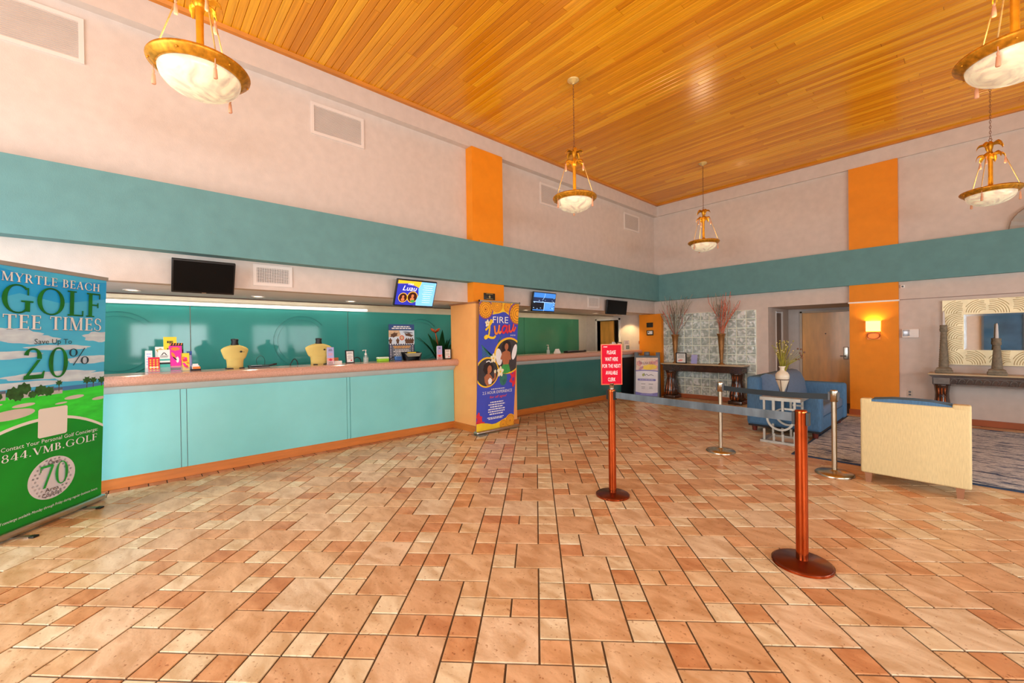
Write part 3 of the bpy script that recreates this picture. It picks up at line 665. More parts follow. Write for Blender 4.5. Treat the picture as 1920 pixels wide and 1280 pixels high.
# ================================================================ air vents
def vent(label, y0, y1, z0, z1, n, group, grid=False):
    v = thing('air_vent', label, 'vent', (XW, (y0+y1)/2, z0), PI/2, group)
    w, h = y1-y0, z1-z0; b = .035
    part('frame', MB().box((-w/2, -.012, 0), (w/2, 0, b)).box((-w/2, -.012, h-b), (w/2, 0, h)).box((-w/2, -.012, b), (-w/2+b, 0, h-b)).box((w/2-b, -.012, b), (w/2, 0, h-b)), M_VENT, v)
    part('backing', MB().box((-w/2+b, -.002, b), (w/2-b, 0, h-b)), M_HOLE if grid else M_VENTD, v)
    for i in range(n):
        z = b+(h-2*b)*(i+.5)/n; d = (h-2*b)/n
        s = MB()
        if grid: s.box((-w/2+b, -.009, z-d*.17), (w/2-b, -.002, z+d*.17))
        else: s.prism([(-.010, z-d*.46), (-.009, z-d*.46), (-.002, z+d*.22), (-.002, z+d*.34)], -w/2+b, w/2-b, 'x')
        part('slat', s, M_VENT, v)
    if grid:
        m = int((w-2*b)/(h-2*b)*n)
        for i in range(m):
            x = -w/2+b+(w-2*b)*(i+.5)/m; d = (w-2*b)/m
            part('slat', MB().box((x-d*.17, -.010, b), (x+d*.17, -.002, h-b)), M_VENT, v)
M_VENT = mat('vent_enamel', (226, 214, 206), .5, var=.02); M_HOLE = mat('grille_dark', (64, 58, 56), .8); M_VENTD = mat('vent_dark', (196, 184, 176), .8)
vent('large louvred wall vent cut off by the top left corner', -.93, -.288, 3.96, 4.36, 19, 'louvred vents high on the reception wall')
vent('louvred wall vent high up between the first lamp and the orange column', 1.62, 2.272, 3.967, 4.352, 19, 'louvred vents high on the reception wall')
vent('louvred wall vent partly behind the middle pendant lamp', 5.60, 6.25, 3.95, 4.35, 16, 'louvred vents high on the reception wall')
vent('small wall vent highest up by the far corner', 8.395, 9.045, 3.955, 4.345, 14, 'louvred vents high on the reception wall')
vent('square-holed grille vent right of the blank television', .99, 1.385, 2.086, 2.32, 10, 'grille vents under the teal band', True)
vent('square-holed grille vent left of the farthest television', 7.0, 7.40, 2.086, 2.325, 8, 'grille vents under the teal band', True)

# ================================================================ roll-up banners
def golf_banner():
    t = thing('roll_up_banner', 'tall blue and green golf tee times roll-up banner', 'banner', (-5.45+.781*.46, -.245-.625*.46, 0), math.atan2(.625, -.781))
    U = lambda u, v: (u-.46-.042*v, v); W0, W1, H_ = .02, .92, 2.035; UA = lambda u, v: U(u+.015, v+.02)
    part('base', MB().rbox((-.46, -.05, .012), (.47, .05, .062), .016), M_STEEL, t)
    for x in (-.28, .26):
        f = part('foot', MB().box((x-.02, -.16, 0), (x+.02, .14, .012)), M_STEEL, t); part('end_cap', MB().rbox((x-.022, -.19, 0), (x+.022, -.15, .014), .004), M_BLACK, f)
    part('pull_loop', MB().tube([(.468, -.03, .05), (.49, -.03, .06), (.495, -.03, .04), (.485, -.03, .015), (.468, -.03, .02)], .003, 5), M_BLACK, t)
    part('pole', MB().tube([(.0, .03, .06), (-.07, .012, H_)], .008, 8), M_STEEL, t)
    p0, p1 = U(W0, H_), U(W1, H_); part('top_rail', MB().box((p0[0], -.016, H_-.008), (p1[0], .012, H_+.022)), mat('rail_grey', (160, 158, 152), .5), t)
    q0, q1 = U(W0, .06), U(W1, .06)
    fab = part('fabric', MB().add([(q0[0], 0, .06), (q1[0], 0, .06), (p1[0], 0, H_), (p0[0], 0, H_), (q0[0], .0015, .06), (q1[0], .0015, .06), (p1[0], .0015, H_), (p0[0], .0015, H_)], [(0, 1, 2, 3), (7, 6, 5, 4), (0, 4, 5, 1), (1, 5, 6, 2), (2, 6, 7, 3), (3, 7, 4, 0)]), mat('banner_sky', (78, 200, 255), .5, var=.12, scale=3, stretch=(.7, 1, 2)), t)
    ms = [mat('b_cloud', (206, 228, 250), .6, var=.14, scale=8, stretch=(1, 1, 3)), mat('b_sea', (70, 132, 196), .6), mat('b_grass', (56, 228, 60), .6, var=.2, scale=6, stretch=(1, 1, 3)), mat('b_sand', (214, 206, 200), .6), mat('b_darkgreen', (4, 150, 36), .6, var=.15, scale=3),
          mat('b_tree', (46, 96, 44), .7, var=.4, scale=30), mat('b_house', (190, 190, 196), .7), M_PAPER, mat('b_ball', (222, 218, 226), .5, var=.04), mat('b_ballshade', (196, 194, 206), .5), mat('b_roof', (96, 110, 132), .7), mat('b_trunk', (92, 76, 60), .7), mat('b_deepsky', (36, 176, 252), .5, var=.1)]
    WL, WR = W0, W1; a = Art(UA, -.0008, clip=(W0-.015, W1-.015, .041, H_-.02)); W0, W1 = W0-.015, W1-.015
    a.poly([(W0, 1.75), (.2, 1.82), (.5, 1.77), (W1, 1.84), (W1, 1.99), (.4, 1.93), (W0, 2.0)], 12)
    for (cx, cy, rx, ry, b) in ((.14, 1.51, .22, .05, .12), (.3, 1.475, .2, .035, .1), (.86, 1.50, .16, .045, .12), (.5, 1.41, .26, .022, .08), (.12, 1.36, .24, .03, .1), (.78, 1.30, .22, .035, .08), (.45, 1.19, .36, .03, .08), (.78, 1.15, .3, .035, .06), (.2, 1.13, .34, .025, .06)): a.ell(cx, cy, rx, ry, 0, 30, 0, b)
    a.rect(W0, W1, 1.04, 1.085, 1); a.rect(W0, W1, .70, 1.05, 2)
    a.poly([(W0, 1.0), (.3, 1.03), (.6, 1.045), (W1, 1.06), (W1, .9), (W0, .9)], 2)
    for (x, w, h) in ((.0, .12, .05), (.14, .15, .06), (.34, .12, .045), (.45, .08, .03)): a.rect(x, x+w, 1.03, 1.03+h, 6); a.rect(x, x+w, 1.03+h, 1.05+h, 10)
    for (x, y_, r) in ((-.02, 1.06, .035), (.07, 1.06, .03), (.17, 1.075, .05), (.24, 1.10, .05), (.2, 1.05, .04), (.36, 1.075, .045), (.42, 1.06, .04), (.30, 1.05, .03), (.01, 1.03, .03)): a.ell(x, y_, r, r*.9, 5, 16, 0, .16, 9)
    for (x, y_, r) in ((.50, 1.12, .025), (.74, 1.12, .035), (.80, 1.115, .03), (.88, 1.11, .035), (.94, 1.13, .03)):
        a.rect(x-.003, x+.003, 1.05, y_, 11); a.ell(x, y_, r, r*.8, 5, 18, 0, .3, 7)
    for (cx, cy, rx, ry) in ((.16, .915, .16, .038), (.24, .975, .08, .014), (.63, .985, .085, .016), (.86, .945, .07, .014), (.02, 1.0, .08, .01), (.52, .95, .05, .008)): a.ell(cx, cy, rx, ry, 3, 26, .04)
    arc = [(W0+(W1-W0)*i/16, .855-.52*((i/16)-.45)**2*(1.0 if i/16 > .45 else .75)) for i in range(17)]
    a.poly([(p[0], p[1]) for p in arc]+[(W1, .03), (W0, .03)], 7)
    a.poly([(p[0], p[1]-.024) for p in arc]+[(W1, .03), (W0, .03)], 4)
    a.poly([(.343+q[0], .692+q[1]*.9) for q in [(.012, 0), (.218, 0), (.23, .012), (.23, .248), (.218, .26), (.012, .26), (0, .248), (0, .012)]], 7)   # plain white card
    a.ell(.452, .335, .19, .172, 4, 40); a.ell(.463, .345, .188, .172, 8, 44)
    for i in range(-5, 6):
        for j in range(-5, 6):
            x, y_ = (i+.5*(j % 2))*.033, j*.03
            if .105 < math.hypot(x, y_) < .165: a.k -= 1; a.ell(.463+x, .345+y_, .010, .009, 9, 8)
    part('printed_artwork', a.mb, ms, fab)
    lm = [mat('b_white_ink', (240, 244, 250), .5), mat('b_green_ink', (10, 120, 40), .5, var=.35, scale=9), mat('b_navy_ink', (30, 64, 84), .5), mat('b_brown_ink', (64, 52, 56), .5), mat('b_green2_ink', (20, 160, 60), .5, var=.2, scale=12)]
    l = Art(U, a.y-a.k*.0001-.0004)
    T_ = lambda *z, **k: l.text(*z, **k)
    for d_, k_ in ((.004, 2), (0, 0)):
        T_('MYRTLE BEACH', .088+d_, .845+d_, 1.92-d_*.7, 1.985-d_*.7, k_, serif=True); T_('TEE TIMES', .10+d_, .866+d_, 1.573-d_*.7, 1.68-d_*.7, k_, serif=True)
        T_('GOLF', .092+d_, .85+d_, 1.695-d_*.7, 1.90-d_*.7, k_ or 1, serif=True); T_('20', .239+d_, .574+d_, 1.192-d_*.7, 1.428-d_*.7, k_ or 1, serif=True)
    T_('Save Up To', .312, .603, 1.446, 1.50, 2); T_('%', .581, .757, 1.28, 1.422, 2, serif=True)
    T_('Contact Your Personal Golf Concierge:', .10, .858, .660, .701, 0)
    T_('844.VMB.GOLF', .105, .85, .588, .646, 0, serif=True)
    T_('Over', .432, .53, .478, .514, 3); T_('70', .373, .596, .296, .48, 4, serif=True); T_('Area', .412, .52, .258, .292, 3); T_('Courses', .39, .545, .219, .252, 3)
    T_('Golf concierge available Monday through Friday during regular business hours.', .06, .868, .118, .146, 0, slant=.006)
    part('lettering', l.mb, lm, fab)
    for ch in list(t.children)+list(fab.children):      # the sheet leans a little forward on its pole
        if ch.name.split('.')[0] in ('fabric', 'printed_artwork', 'lettering', 'top_rail', 'pole'):
            for q in ch.data.vertices: q.co.y -= .08*q.co.z
golf_banner()
def luau_banner():
    t = thing('roll_up_banner', 'blue and yellow fire luau show roll-up banner before the pier', 'banner', (-5.03, 4.26, 0), PI/2)
    L0 = lambda v: -.40-.043+.0525*v; Wd = lambda v: .767+.03*v
    U = lambda s, v: (L0(v)+s*Wd(v), v); H_ = 2.04
    part('base', MB().rbox((-.455, -.06, .008), (.42, .05, .055), .018).box((-.47, -.10, 0), (-.40, .08, .01)), M_STEEL, t)
    part('foot', MB().rbox((-.46, -.13, 0), (-.30, -.05, .012), .004), mat('foot_grey', (120, 128, 132), .4, .5), t)
    part('pole', MB().tube([(0, .03, .05), (.05, .02, H_)], .009, 8), M_STEEL, t)
    a0, a1 = U(0, H_)[0], U(1, H_)[0]; part('top_rail', MB().box((a0-.01, -.012, H_-.006), (a1+.01, .012, H_+.016)), M_STEEL, t)
    for x in (a0-.012, a1+.004): part('rail_cap', MB().box((x, -.014, H_-.012), (x+.01, .014, H_+.02)), M_BLACK, t)
    b0, b1 = U(0, .05)[0], U(1, .05)[0]
    fab = part('fabric', MB().add([(b0, 0, .05), (b1, 0, .05), (a1, 0, H_), (a0, 0, H_), (b0, .0015, .05), (b1, .0015, .05), (a1, .0015, H_), (a0, .0015, H_)], [(0, 1, 2, 3), (7, 6, 5, 4), (0, 4, 5, 1), (1, 5, 6, 2), (2, 6, 7, 3), (3, 7, 4, 0)]), mat('luau_blue', (62, 78, 196), .55, var=.05), t)
    ms = [mat('l_yellow', (250, 206, 40), .55, var=.12, scale=5), mat('l_gold', (246, 170, 36), .55), mat('l_brown', (140, 76, 26), .6), mat('l_purple', (112, 58, 160), .6), mat('l_photo_dark', (58, 54, 58), .6, var=.25, scale=6), mat('l_skin', (176, 108, 72), .6, var=.1), mat('l_hair', (36, 26, 26), .7), mat('l_skirt', (66, 168, 66), .6, var=.2, scale=20),
          mat('l_flower', (244, 238, 206), .6), mat('l_leaf', (50, 120, 110), .6, var=.3, scale=12), mat('l_red', (214, 42, 66), .6, var=.15, scale=10), mat('l_white', (240, 240, 244), .6), mat('l_orange', (244, 140, 50), .6)]
    a = Art(U, -.0008, clip=(0, 1, .05, H_))
    a.poly([(0, 2.04), (0, 1.845), (.1, 1.83), (.2, 1.84), (.34, 1.842), (.48, 1.862), (.58, 1.888), (.64, 1.886), (.72, 1.85), (.82, 1.80), (.92, 1.765), (1, 1.755), (1, 2.04)], 0)
    def rosette(cx, cy, r, c):
        a.ell(cx, cy, r*1.12, r*.92, 3 if c else 1, 30); a.ell(cx, cy, r, r*.82, 1, 30)
        for k in (.98, .78, .55, .3): a.ring(cx, cy, r*k, r*k*.82, r*.05, 2, 26)
        for i in range(18): q = 2*PI*i/18; a.k -= 1; a.ell(cx+r*.87*math.cos(q), cy+r*.87*.82*math.sin(q), r*.045, r*.045, 2, 6)
        a.ell(cx, cy, r*.12, r*.1, 2, 10)
    rosette(.15, 1.915, .17, 1); rosette(.43, 1.99, .13, 0); rosette(.70, 1.97, .10, 0); rosette(.97, 1.87, .21, 1)
    def frond(cx, cy, sx, sy, sgn, mi):
        for i in range(9): a.k -= (1 if i else 0); a.ribbon([(cx, cy), (cx+sgn*sx*(.3+.09*i), cy+sy*(i/8-.2)), (cx+sgn*sx, cy+sy*(i/8*1.5-.7))], .014, mi, 3)
    frond(.36, 1.19, .26, .2, -1, 9); frond(.42, 1.28, .12, .25, 1, 9)
    a.ell(.66, .82, .1, .11, 9, 20)
    for (cx, cy, r) in ((.97, .80, .12), (.93, .90, .08), (.03, .23, .1), (.1, .14, .09), (.18, .12, .06)): a.ell(cx, cy, r, r*.95, 10, 22, 0, .25, 6); a.ell(cx-r*.3, cy, r*.25, r*.3, 3, 10)
    def photo(cx, cy, rx, ry): a.ell(cx, cy, rx, ry, 1, 48); a.ell(cx, cy, rx*.965, ry*.965, 0, 48); a.ell(cx+rx*.02, cy-ry*.01, rx*.90, ry*.90, 4, 48)
    photo(.77, 1.185, .385, .296)
    c1 = a.clip; 
    a.ell(.52, 1.17, .08, .14, 11, 18, .3); a.ell(.93, 1.24, .06, .13, 11, 18, -.3)
    a.ell(.71, 1.32, .125, .11, 6, 24, 0, .05, 9); a.ell(.71, 1.33, .05, .055, 5, 18); a.rect(.685, .735, 1.24, 1.29, 5)
    a.poly([(.60, 1.235), (.66, 1.26), (.76, 1.26), (.82, 1.235), (.80, 1.10), (.775, 1.02), (.65, 1.02), (.62, 1.10)], 5)
    a.ribbon([(.62, 1.23), (.58, 1.14), (.66, 1.20), (.70, 1.245)], .034, 5); a.ribbon([(.80, 1.23), (.83, 1.13), (.76, 1.19), (.71, 1.245)], .034, 5)
    a.poly([(.63, 1.045), (.79, 1.045), (.84, .93), (.78, .905), (.70, .897), (.60, .92), (.56, .95)], 7)
    for i in range(7): a.k -= (1 if i else 0); a.ribbon([(.65+.02*i, 1.04), (.6+.035*i, .92)], .006, 9, 2)
    photo(.23, .94, .30, .237)
    a.ell(.26, 1.00, .13, .10, 6, 26, 0, .06, 8); a.ell(.29, .985, .055, .062, 5, 20); a.ell(.325, .975, .02, .012, 5, 10)
    a.poly([(.18, .79), (.16, .87), (.22, .915), (.30, .91), (.36, .86), (.37, .80), (.30, .73), (.24, .725)], 5); a.ribbon([(.34, .80), (.43, .84), (.43, .93)], .04, 5); a.ell(.27, .935, .03, .03, 5, 12)
    a.ell(.31, .80, .05, .05, 11, 14, 0, .1, 5); a.ribbon([(.2, 1.10), (.27, 1.115), (.31, 1.09)], .016, 11)
    def flower(cx, cy, r):
        for i in range(5): q = 2*PI*i/5+.3; a.ell(cx+r*.5*math.cos(q), cy+r*.5*math.sin(q), r*.55, r*.36, 8, 14, q)
        a.ell(cx, cy, r*.25, r*.22, 0, 10)
    flower(.375, 1.154, .075); flower(.57, .935, .085); flower(.20, 1.70, .06); flower(.43, .945, .03)
    a.poly([(0, .05), (0, .165), (.12, .168), (.25, .155), (.40, .126), (.50, .128), (.60, .15), (.75, .185), (.9, .21), (1, .214), (1, .05)], 0)
    rosette(.70, .09, .09, 0); rosette(.89, .13, .12, 0)
    part('printed_artwork', a.mb, ms, fab)
    lm = [ms[11], ms[0], ms[12], ms[10], mat('l_redorange', (240, 84, 60), .6)]
    l = Art(U, a.y-a.k*.0001-.0004)
    l.text('FIRE', .323, .718, 1.708, 1.809, 0)
    l.ribbon([(.16, 1.60), (.22, 1.64), (.28, 1.70), (.31, 1.735), (.275, 1.745), (.255, 1.69), (.25, 1.60), (.23, 1.51), (.17, 1.468), (.14, 1.485), (.19, 1.505), (.28, 1.478), (.36, 1.475), (.40, 1.50)], .035, 1, 6)
    l.ribbon([(.37, 1.655), (.385, 1.59), (.405, 1.545), (.45, 1.55), (.48, 1.61), (.49, 1.665), (.485, 1.58), (.51, 1.55), (.54, 1.57)], .036, 2, 6)
    l.ribbon([(.69, 1.645), (.63, 1.668), (.575, 1.63), (.575, 1.57), (.62, 1.555), (.67, 1.60), (.695, 1.66), (.69, 1.58), (.715, 1.56), (.74, 1.585)], .036, 3, 6)
    l.ribbon([(.75, 1.675), (.755, 1.61), (.775, 1.575), (.82, 1.58), (.855, 1.64), (.865, 1.685), (.86, 1.61), (.885, 1.59), (.92, 1.64)], .036, 4, 6)
    l.text('SHOW', .79, .93, 1.50, 1.525, 0)
    l.lines(.52, .68, .662, 1, .42, 0, .012)
    l.text('2.5 HOUR EXPERIENCE', .125, .90, .60, .645, 0); l.text('for all ages!', .30, .74, .52, .57, 4, slant=.02)
    l.lines(.5, .485, .265, 6, .46, 0, .018); l.lines(.48, .24, .20, 2, .44, 0, .012)
    part('lettering', l.mb, lm, fab)
luau_banner()
# ================================================================ palm-tree pendant lamps
M_GOLD = mat('gilded_metal', (226, 160, 40), .35, .75, var=.2, scale=14)
M_GOLDRIM = mat('antique_gold_rim', (206, 142, 34), .4, .6, var=.35, scale=30)
M_CORD = mat('gold_cord', (214, 164, 90), .7, var=.2, scale=60)
M_TASSEL = mat('pink_tassel', (230, 164, 126), .8)
M_CHAIN = mat('bronze_chain', (140, 92, 54), .4, .7)
M_CANOPY = mat('cream_gold_canopy', (222, 190, 120), .4, .3)
def alabaster():
    m = bpy.data.materials.new('lit_alabaster'); m.use_nodes = True; nt = m.node_tree; N = nt.nodes; L = nt.links; p = N['Principled BSDF']
    tc = N.new('ShaderNodeTexCoord'); nz = N.new('ShaderNodeTexNoise'); nz.inputs['Scale'].default_value = 7; nz.inputs['Detail'].default_value = 6; nz.inputs['Distortion'].default_value = 1.6
    L.new(tc.outputs['Object'], nz.inputs['Vector']); rp = N.new('ShaderNodeValToRGB'); e = rp.color_ramp.elements
    e[0].position = .32; e[0].color = rgb(206, 186, 160); e[1].position = .62; e[1].color = rgb(255, 240, 200)
    L.new(nz.outputs['Fac'], rp.inputs['Fac']); L.new(rp.outputs['Color'], p.inputs['Base Color']); L.new(rp.outputs['Color'], p.inputs['Emission Color'])
    p.inputs['Emission Strength'].default_value = .36; p.inputs['Roughness'].default_value = .25; return m
M_ALAB = alabaster()
def frond_geo(mb, az, r0, z0, reach, rise, drop, w, n=7):
    """a drooping palm leaf: V-section strip following an arc"""
    ca, sa = math.cos(az), math.sin(az); vs_ = []
    for i in range(n+1):
        t = i/n; r = r0+reach*math.sin(t*PI*.52); z = z0+rise*math.sin(min(1, t*1.6)*PI/2*1.0)*(1-t*.2)-drop*t*t*t
        ww = w*math.sin(PI*min(1, .16+t*.84))**.7+.002
        for k, dz in ((-1, -.012), (0, .006), (1, -.012)):
            vs_.append((r*ca-k*ww*sa, r*sa+k*ww*ca, z+dz*(ww/w)))
    fs_ = []
    for i in range(n):
        for k in range(2): fs_.append((i*3+k, i*3+k+1, (i+1)*3+k+1, (i+1)*3+k))
    o = len(vs_); vs2 = vs_+[(a, b, c-.004) for a, b, c in vs_]
    fs2 = fs_+[tuple(q+o for q in reversed(f)) for f in fs_]
    for i in range(n): fs2 += [(i*3, (i+1)*3, (i+1)*3+o, i*3+o), (i*3+2, i*3+2+o, (i+1)*3+2+o, (i+1)*3+2)]
    mb.add(vs2, fs2, 0, True)
def tassel(mb, x, y, z, s=1.0):
    mb.lathe([(.003, .02), (.007*s, .012), (.008*s, 0), (.005*s, -.006), (.009*s, -.012), (.013*s, -.07*s), (.010*s, -.075*s)], 8, (x, y, z))
def make_pendant():
    """origin at the bowl rim centre height 3.235 -> local z 0; ceiling at +1.5"""
    t = thing('pendant_lamp', '', 'pendant lamp', group='palm tree pendant lamps')
    top = ZC-3.235
    part('canopy', MB().lathe([(.075, top), (.075, top-.008), (.062, top-.018), (.05, top-.022), (.046, top-.03), (.02, top-.038), (.012, top-.055)], 20), M_CANOPY, t)
    ch = MB(); z = top-.05; i = 0; zb = .66
    while z > zb:
        a = i % 2; ch.tube([((.008*math.cos(q) if a else 0), (0 if a else .008*math.cos(q)), z-.016+.02*math.sin(q)) for q in [2*PI*k/8 for k in range(8)]], .0026, 4, closed=True); z -= .033; i += 1
    part('chain', ch, M_CHAIN, t)
    part('hook_loop', MB().tube([(.014*math.cos(2*PI*k/10), 0, .645+.018*math.sin(2*PI*k/10)) for k in range(10)], .004, 5, closed=True), M_CHAIN, t)
    part('crown', MB().lathe([(.008, .63), (.022, .61), (.03, .585), (.024, .55), (.016, .51), (.02, .485), (.03, .465), (.036, .44), (.03, .41), (.024, .40)], 12, rip=.15, ripn=6), M_GOLD, t)
    for k in range(5):
        b = MB(); frond_geo(b, 2*PI*k/5+.5, .014, .585, .105, .035, .075, .026); part('frond', b, M_GOLD, t)
    for k in range(6):
        b = MB(); frond_geo(b, 2*PI*k/6+.2, .02, .455, .105, .03, .085, .026); part('frond', b, M_GOLD, t)
    part('stem', MB().lathe([(.026, .41), (.022, .38), (.021, .2), (.023, .09), (.026, .075), (.04, .07), (.045, .055), (.04, .045)], 14), M_GOLD, t)
    part('spreader', MB().tube([(-.20, 0, .03), (.20, 0, .03)], .006, 6).tube([(0, -.20, .03), (0, .20, .03)], .006, 6).lathe([(.045, .045), (.045, .02), (.02, .015)], 12), M_GOLD, t)
    for k in range(3):
        az = 2*PI*k/3+.2; c_, s_ = math.cos(az), math.sin(az)
        part('cord', MB().tube([(.118*c_, .118*s_, .43), (.18*c_, .18*s_, .24), (.252*c_, .252*s_, .02)], .0045, 5), M_CORD, t)
        b = MB(); tassel(b, .126*c_, .126*s_, .40); part('tassel', b, M_TASSEL, t)
        b = MB(); tassel(b, .245*c_, .245*s_, -.075); b.tube([(.25*c_, .25*s_, -.02), (.245*c_, .245*s_, -.06)], .003, 4); part('tassel', b, M_TASSEL, t)
    rim = part('rim', MB().lathe([(.225, .012), (.255, .02), (.272, .014), (.278, .004), (.276, -.006), (.266, -.014), (.262, -.02), (.240, -.036), (.236, -.040), (.224, -.043), (.220, -.036), (.222, 0), (.225, .012)], 48, caps=False), M_GOLDRIM, t)
    sc = MB()
    for k in range(6): az = 2*PI*k/6+.5; sc.ball((.262*math.cos(az), .262*math.sin(az), -.026), .006, 6)
    part('rim_studs', sc, M_GOLD, rim)
    prof = [(.222*math.sin(PI/2*i/12)**.95 if i else .0005, -.04-.135*math.cos(PI/2*i/12)) for i in range(13)]
    part('bowl', MB().lathe(prof+[(.214, -.036)]+[(max(.0005, .214*math.sin(PI/2*i/12)), -.036-.125*math.cos(PI/2*i/12)) for i in range(11, -1, -1)], 40, caps=False), M_ALAB, t)
    bl = MB()
    for k in range(3): az = 2*PI*k/3; bl.ball((.09*math.cos(az), .09*math.sin(az), -.02), .03, 8)
    part('bulbs', bl, mat('lit_bulb', (255, 232, 180), .3, emit=34, var=.01), t)
    l = bpy.data.lights.new('pendant_light', 'POINT'); l.energy = 13; l.color = (1, .85, .6); l.shadow_soft_size = .1
    o = bpy.data.objects.new('pendant_light', l); C.objects.link(o); o.parent = t; o.location = (0, 0, .04)
    return t
pl = make_pendant()
spots = [(-3.37, .35, 'palm tree pendant lamp at the upper left, beside the reception wall'), (-3.37, 4.185, 'palm tree pendant lamp hanging mid ceiling before the grille vents'), (-3.37, 8.02, 'palm tree pendant lamp farthest away by the room corner'),
         (.20, 8.02, 'palm tree pendant lamp on the right above the mirror'), (.21, 4.185, 'palm tree pendant lamp cut off by the upper right corner')]
for i, (x, y, lb) in enumerate(spots):
    if i == 0: pl.location = (x, y, 3.235); pl['label'] = lb
    else: copy_tree(pl, (x, y, 3.235), 0, lb)
# ================================================================ things on the counters (counter top z = 1.137)
ZT = 1.137
M_ACRYL = mat('clear_acrylic', (214, 226, 230), .08, var=.02, alpha=.16, coat=.3)
M_SHIRT = mat('yellow_shirt_cloth', (216, 194, 114), .85, var=.06, bump=.15, bscale=90)
M_MANN = mat('black_mannequin', (16, 15, 18), .45)
FACE = PI/2   # things on the counter face +X (local -Y)
def shirt(y, x, w, label):
    t = thing('shirt_mannequin', label, 'mannequin', (x, y, ZT), FACE+.1, 'yellow shirts on the counter')
    h = .29; k = w/2
    # torso rings (half width, half depth, z)
    R_ = [(.090, .058, 0), (.089, .06, .05), (.092, .064, .09), (.097, .066, .112), (.114, .056, .122), (.122, .05, .138), (.137, .05, .18), (.149, .052, .218), (.147, .056, .236), (.122, .06, .257), (.084, .056, .274), (.05, .044, .284)]
    s = MB(); n = 20; vs_ = []
    for (a, b, z) in R_:
        for j in range(n): q = 2*PI*j/n; vs_.append((a*math.cos(q)*k/.15, b*math.sin(q), z))
    fs_ = [(i*n+j, i*n+(j+1) % n, (i+1)*n+(j+1) % n, (i+1)*n+j) for i in range(len(R_)-1) for j in range(n)]+[tuple(range(n-1, -1, -1)), tuple(range((len(R_)-1)*n, len(R_)*n))]
    s.add(vs_, fs_, 0, True); sh = part('shirt', s, M_SHIRT, t)
    part('collar', MB().tube([(.046*math.cos(2*PI*j/16), .042*math.sin(2*PI*j/16), .283+.006*math.sin(2*PI*j/16)) for j in range(16)], .005, 5, closed=True), M_SHIRT, sh)
    part('neck', MB().lathe([(.044, .27), (.042, .29), (.036, .315), (.036, .33), (.042, .35), (.036, .36), (.001, .362)], 16), M_MANN, t)
    a = Art(y=-.079); a.ell(.045, .205, .014, .012, 0, 14, 0, .2, 5); a.rect(.06, .082, .2, .204, 0); part('emblem', a.mb, M_INK, t)
    part('stand_base', MB().rbox((-.09, -.055, 0), (.09, .055, .012), .004), M_MANN, t)
shirt(.912, -6.0, .29, 'yellow T-shirt on a black mannequin bust left of the cables')
shirt(1.88, -6.0, .36, 'yellow T-shirt on a black mannequin bust right of the cables')
def leaflet(name, label, cat, y, w, h, art, mats_, x=-5.99, tilt=.2, stack=.02, group=None, rz=0, hold=True):
    """stack of printed leaflets leaning in a clear holder"""
    t = thing(name, label, cat, (x, y, ZT), FACE+rz, group); Mt = Matrix.Rotation(-tilt, 4, 'X')
    b = part('leaflets', MB().box((-w/2, 0, .004), (w/2, stack, h), M=Mt), M_PAPER, t)
    a = art(w, h); a.mb.v = [tuple(Mt @ Vector((v[0], v[1], v[2]+.004))) for v in a.mb.v]; part('print', a.mb, mats_, b)
    if hold: part('holder', MB().box((-w/2-.004, stack+.001, 0), (w/2+.004, stack+.004, h*.8), M=Mt).box((-w/2-.004, -.012, 0), (w/2+.004, .045, .003)).box((-w/2-.004, -.006, .0), (w/2+.004, -.003, h*.22), M=Mt), M_ACRYL, t)
    return t
PINK, RED_, YEL, TEALP, BLU, LIL, GRN = (mat('p_magenta', (226, 20, 160), .5, var=.1), mat('p_red', (214, 30, 66), .5), mat('p_yellow', (246, 210, 30), .5), mat('p_teal', (60, 176, 164), .5, var=.1, scale=12), mat('p_blue', (36, 78, 156), .5), mat('p_lilac', (176, 176, 226), .5, var=.06), mat('p_green', (150, 214, 40), .5))
ORG = mat('p_orange', (240, 130, 30), .5)
def art_red(w, h):
    a = Art(); a.rect(-w/2, w/2, 0, h, 0)
    for r in range(6):
        for c in range(3):
            x = -w*.3+c*w*.3; z = h*(.12+.14*r); a.k -= (1 if c else 0); a.ell(x, z, w*.09, h*.04, 1, 12, .2, .2, 4)
    a.rect(-w*.4, w*.4, h*.3, h*.36, 2); return a
def art_teal(w, h):
    a = Art(); a.rect(-w/2, w/2, 0, h, 1); a.rect(-w/2, w/2, 0, h*.34, 0); a.rect(-w/2, w/2, h*.34, h*.42, 2); a.rect(-w/2, w/2, h*.5, h*.58, 0)
    a.ribbon([(-w*.2, h*.76), (0, h*.86), (w*.2, h*.76)], .008, 2); a.lines(0, h*.74, h*.64, 2, w*.7, 2); return a
def art_pink(w, h):
    a = Art(); a.rect(-w/2, w/2, 0, h, 0)
    a.ell(0, h*.88, w*.34, h*.07, 1, 20, 0, .2, 7); a.ell(-w*.15, h*.62, w*.12, h*.14, 1, 14, .4, .1, 5); a.ell(w*.15, h*.45, w*.12, h*.12, 2, 14, 0, .15, 6); a.ell(-w*.05, h*.5, w*.06, h*.1, 3, 12, .7); a.rect(-w*.4, w*.4, h*.04, h*.14, 3); a.rect(-w*.4, w*.42, h*.18, h*.2, 1); return a
def art_yel(w, h):
    a = Art(); a.rect(-w/2, w/2, 0, h, 0); a.lines(0, h*.9, h*.8, 1, w*.7, 1, h*.07); a.lines(0, h*.7, h*.4, 3, w*.6, 1); return a
def art_blk(w, h):
    a = Art(); a.rect(-w/2, w/2, 0, h, 0)
    for i in range(5): a.k -= (1 if i else 0); a.poly([(-w*.5+i*w*.2, h*.92), (-w*.42+i*w*.2, h*.92), (-w*.36+i*w*.2, h), (-w*.44+i*w*.2, h)], 1)
    a.rect(-w/2, w/2, h*.76, h*.9, 2); a.lines(0, h*.87, h*.79, 1, w*.7, 3, h*.05); return a
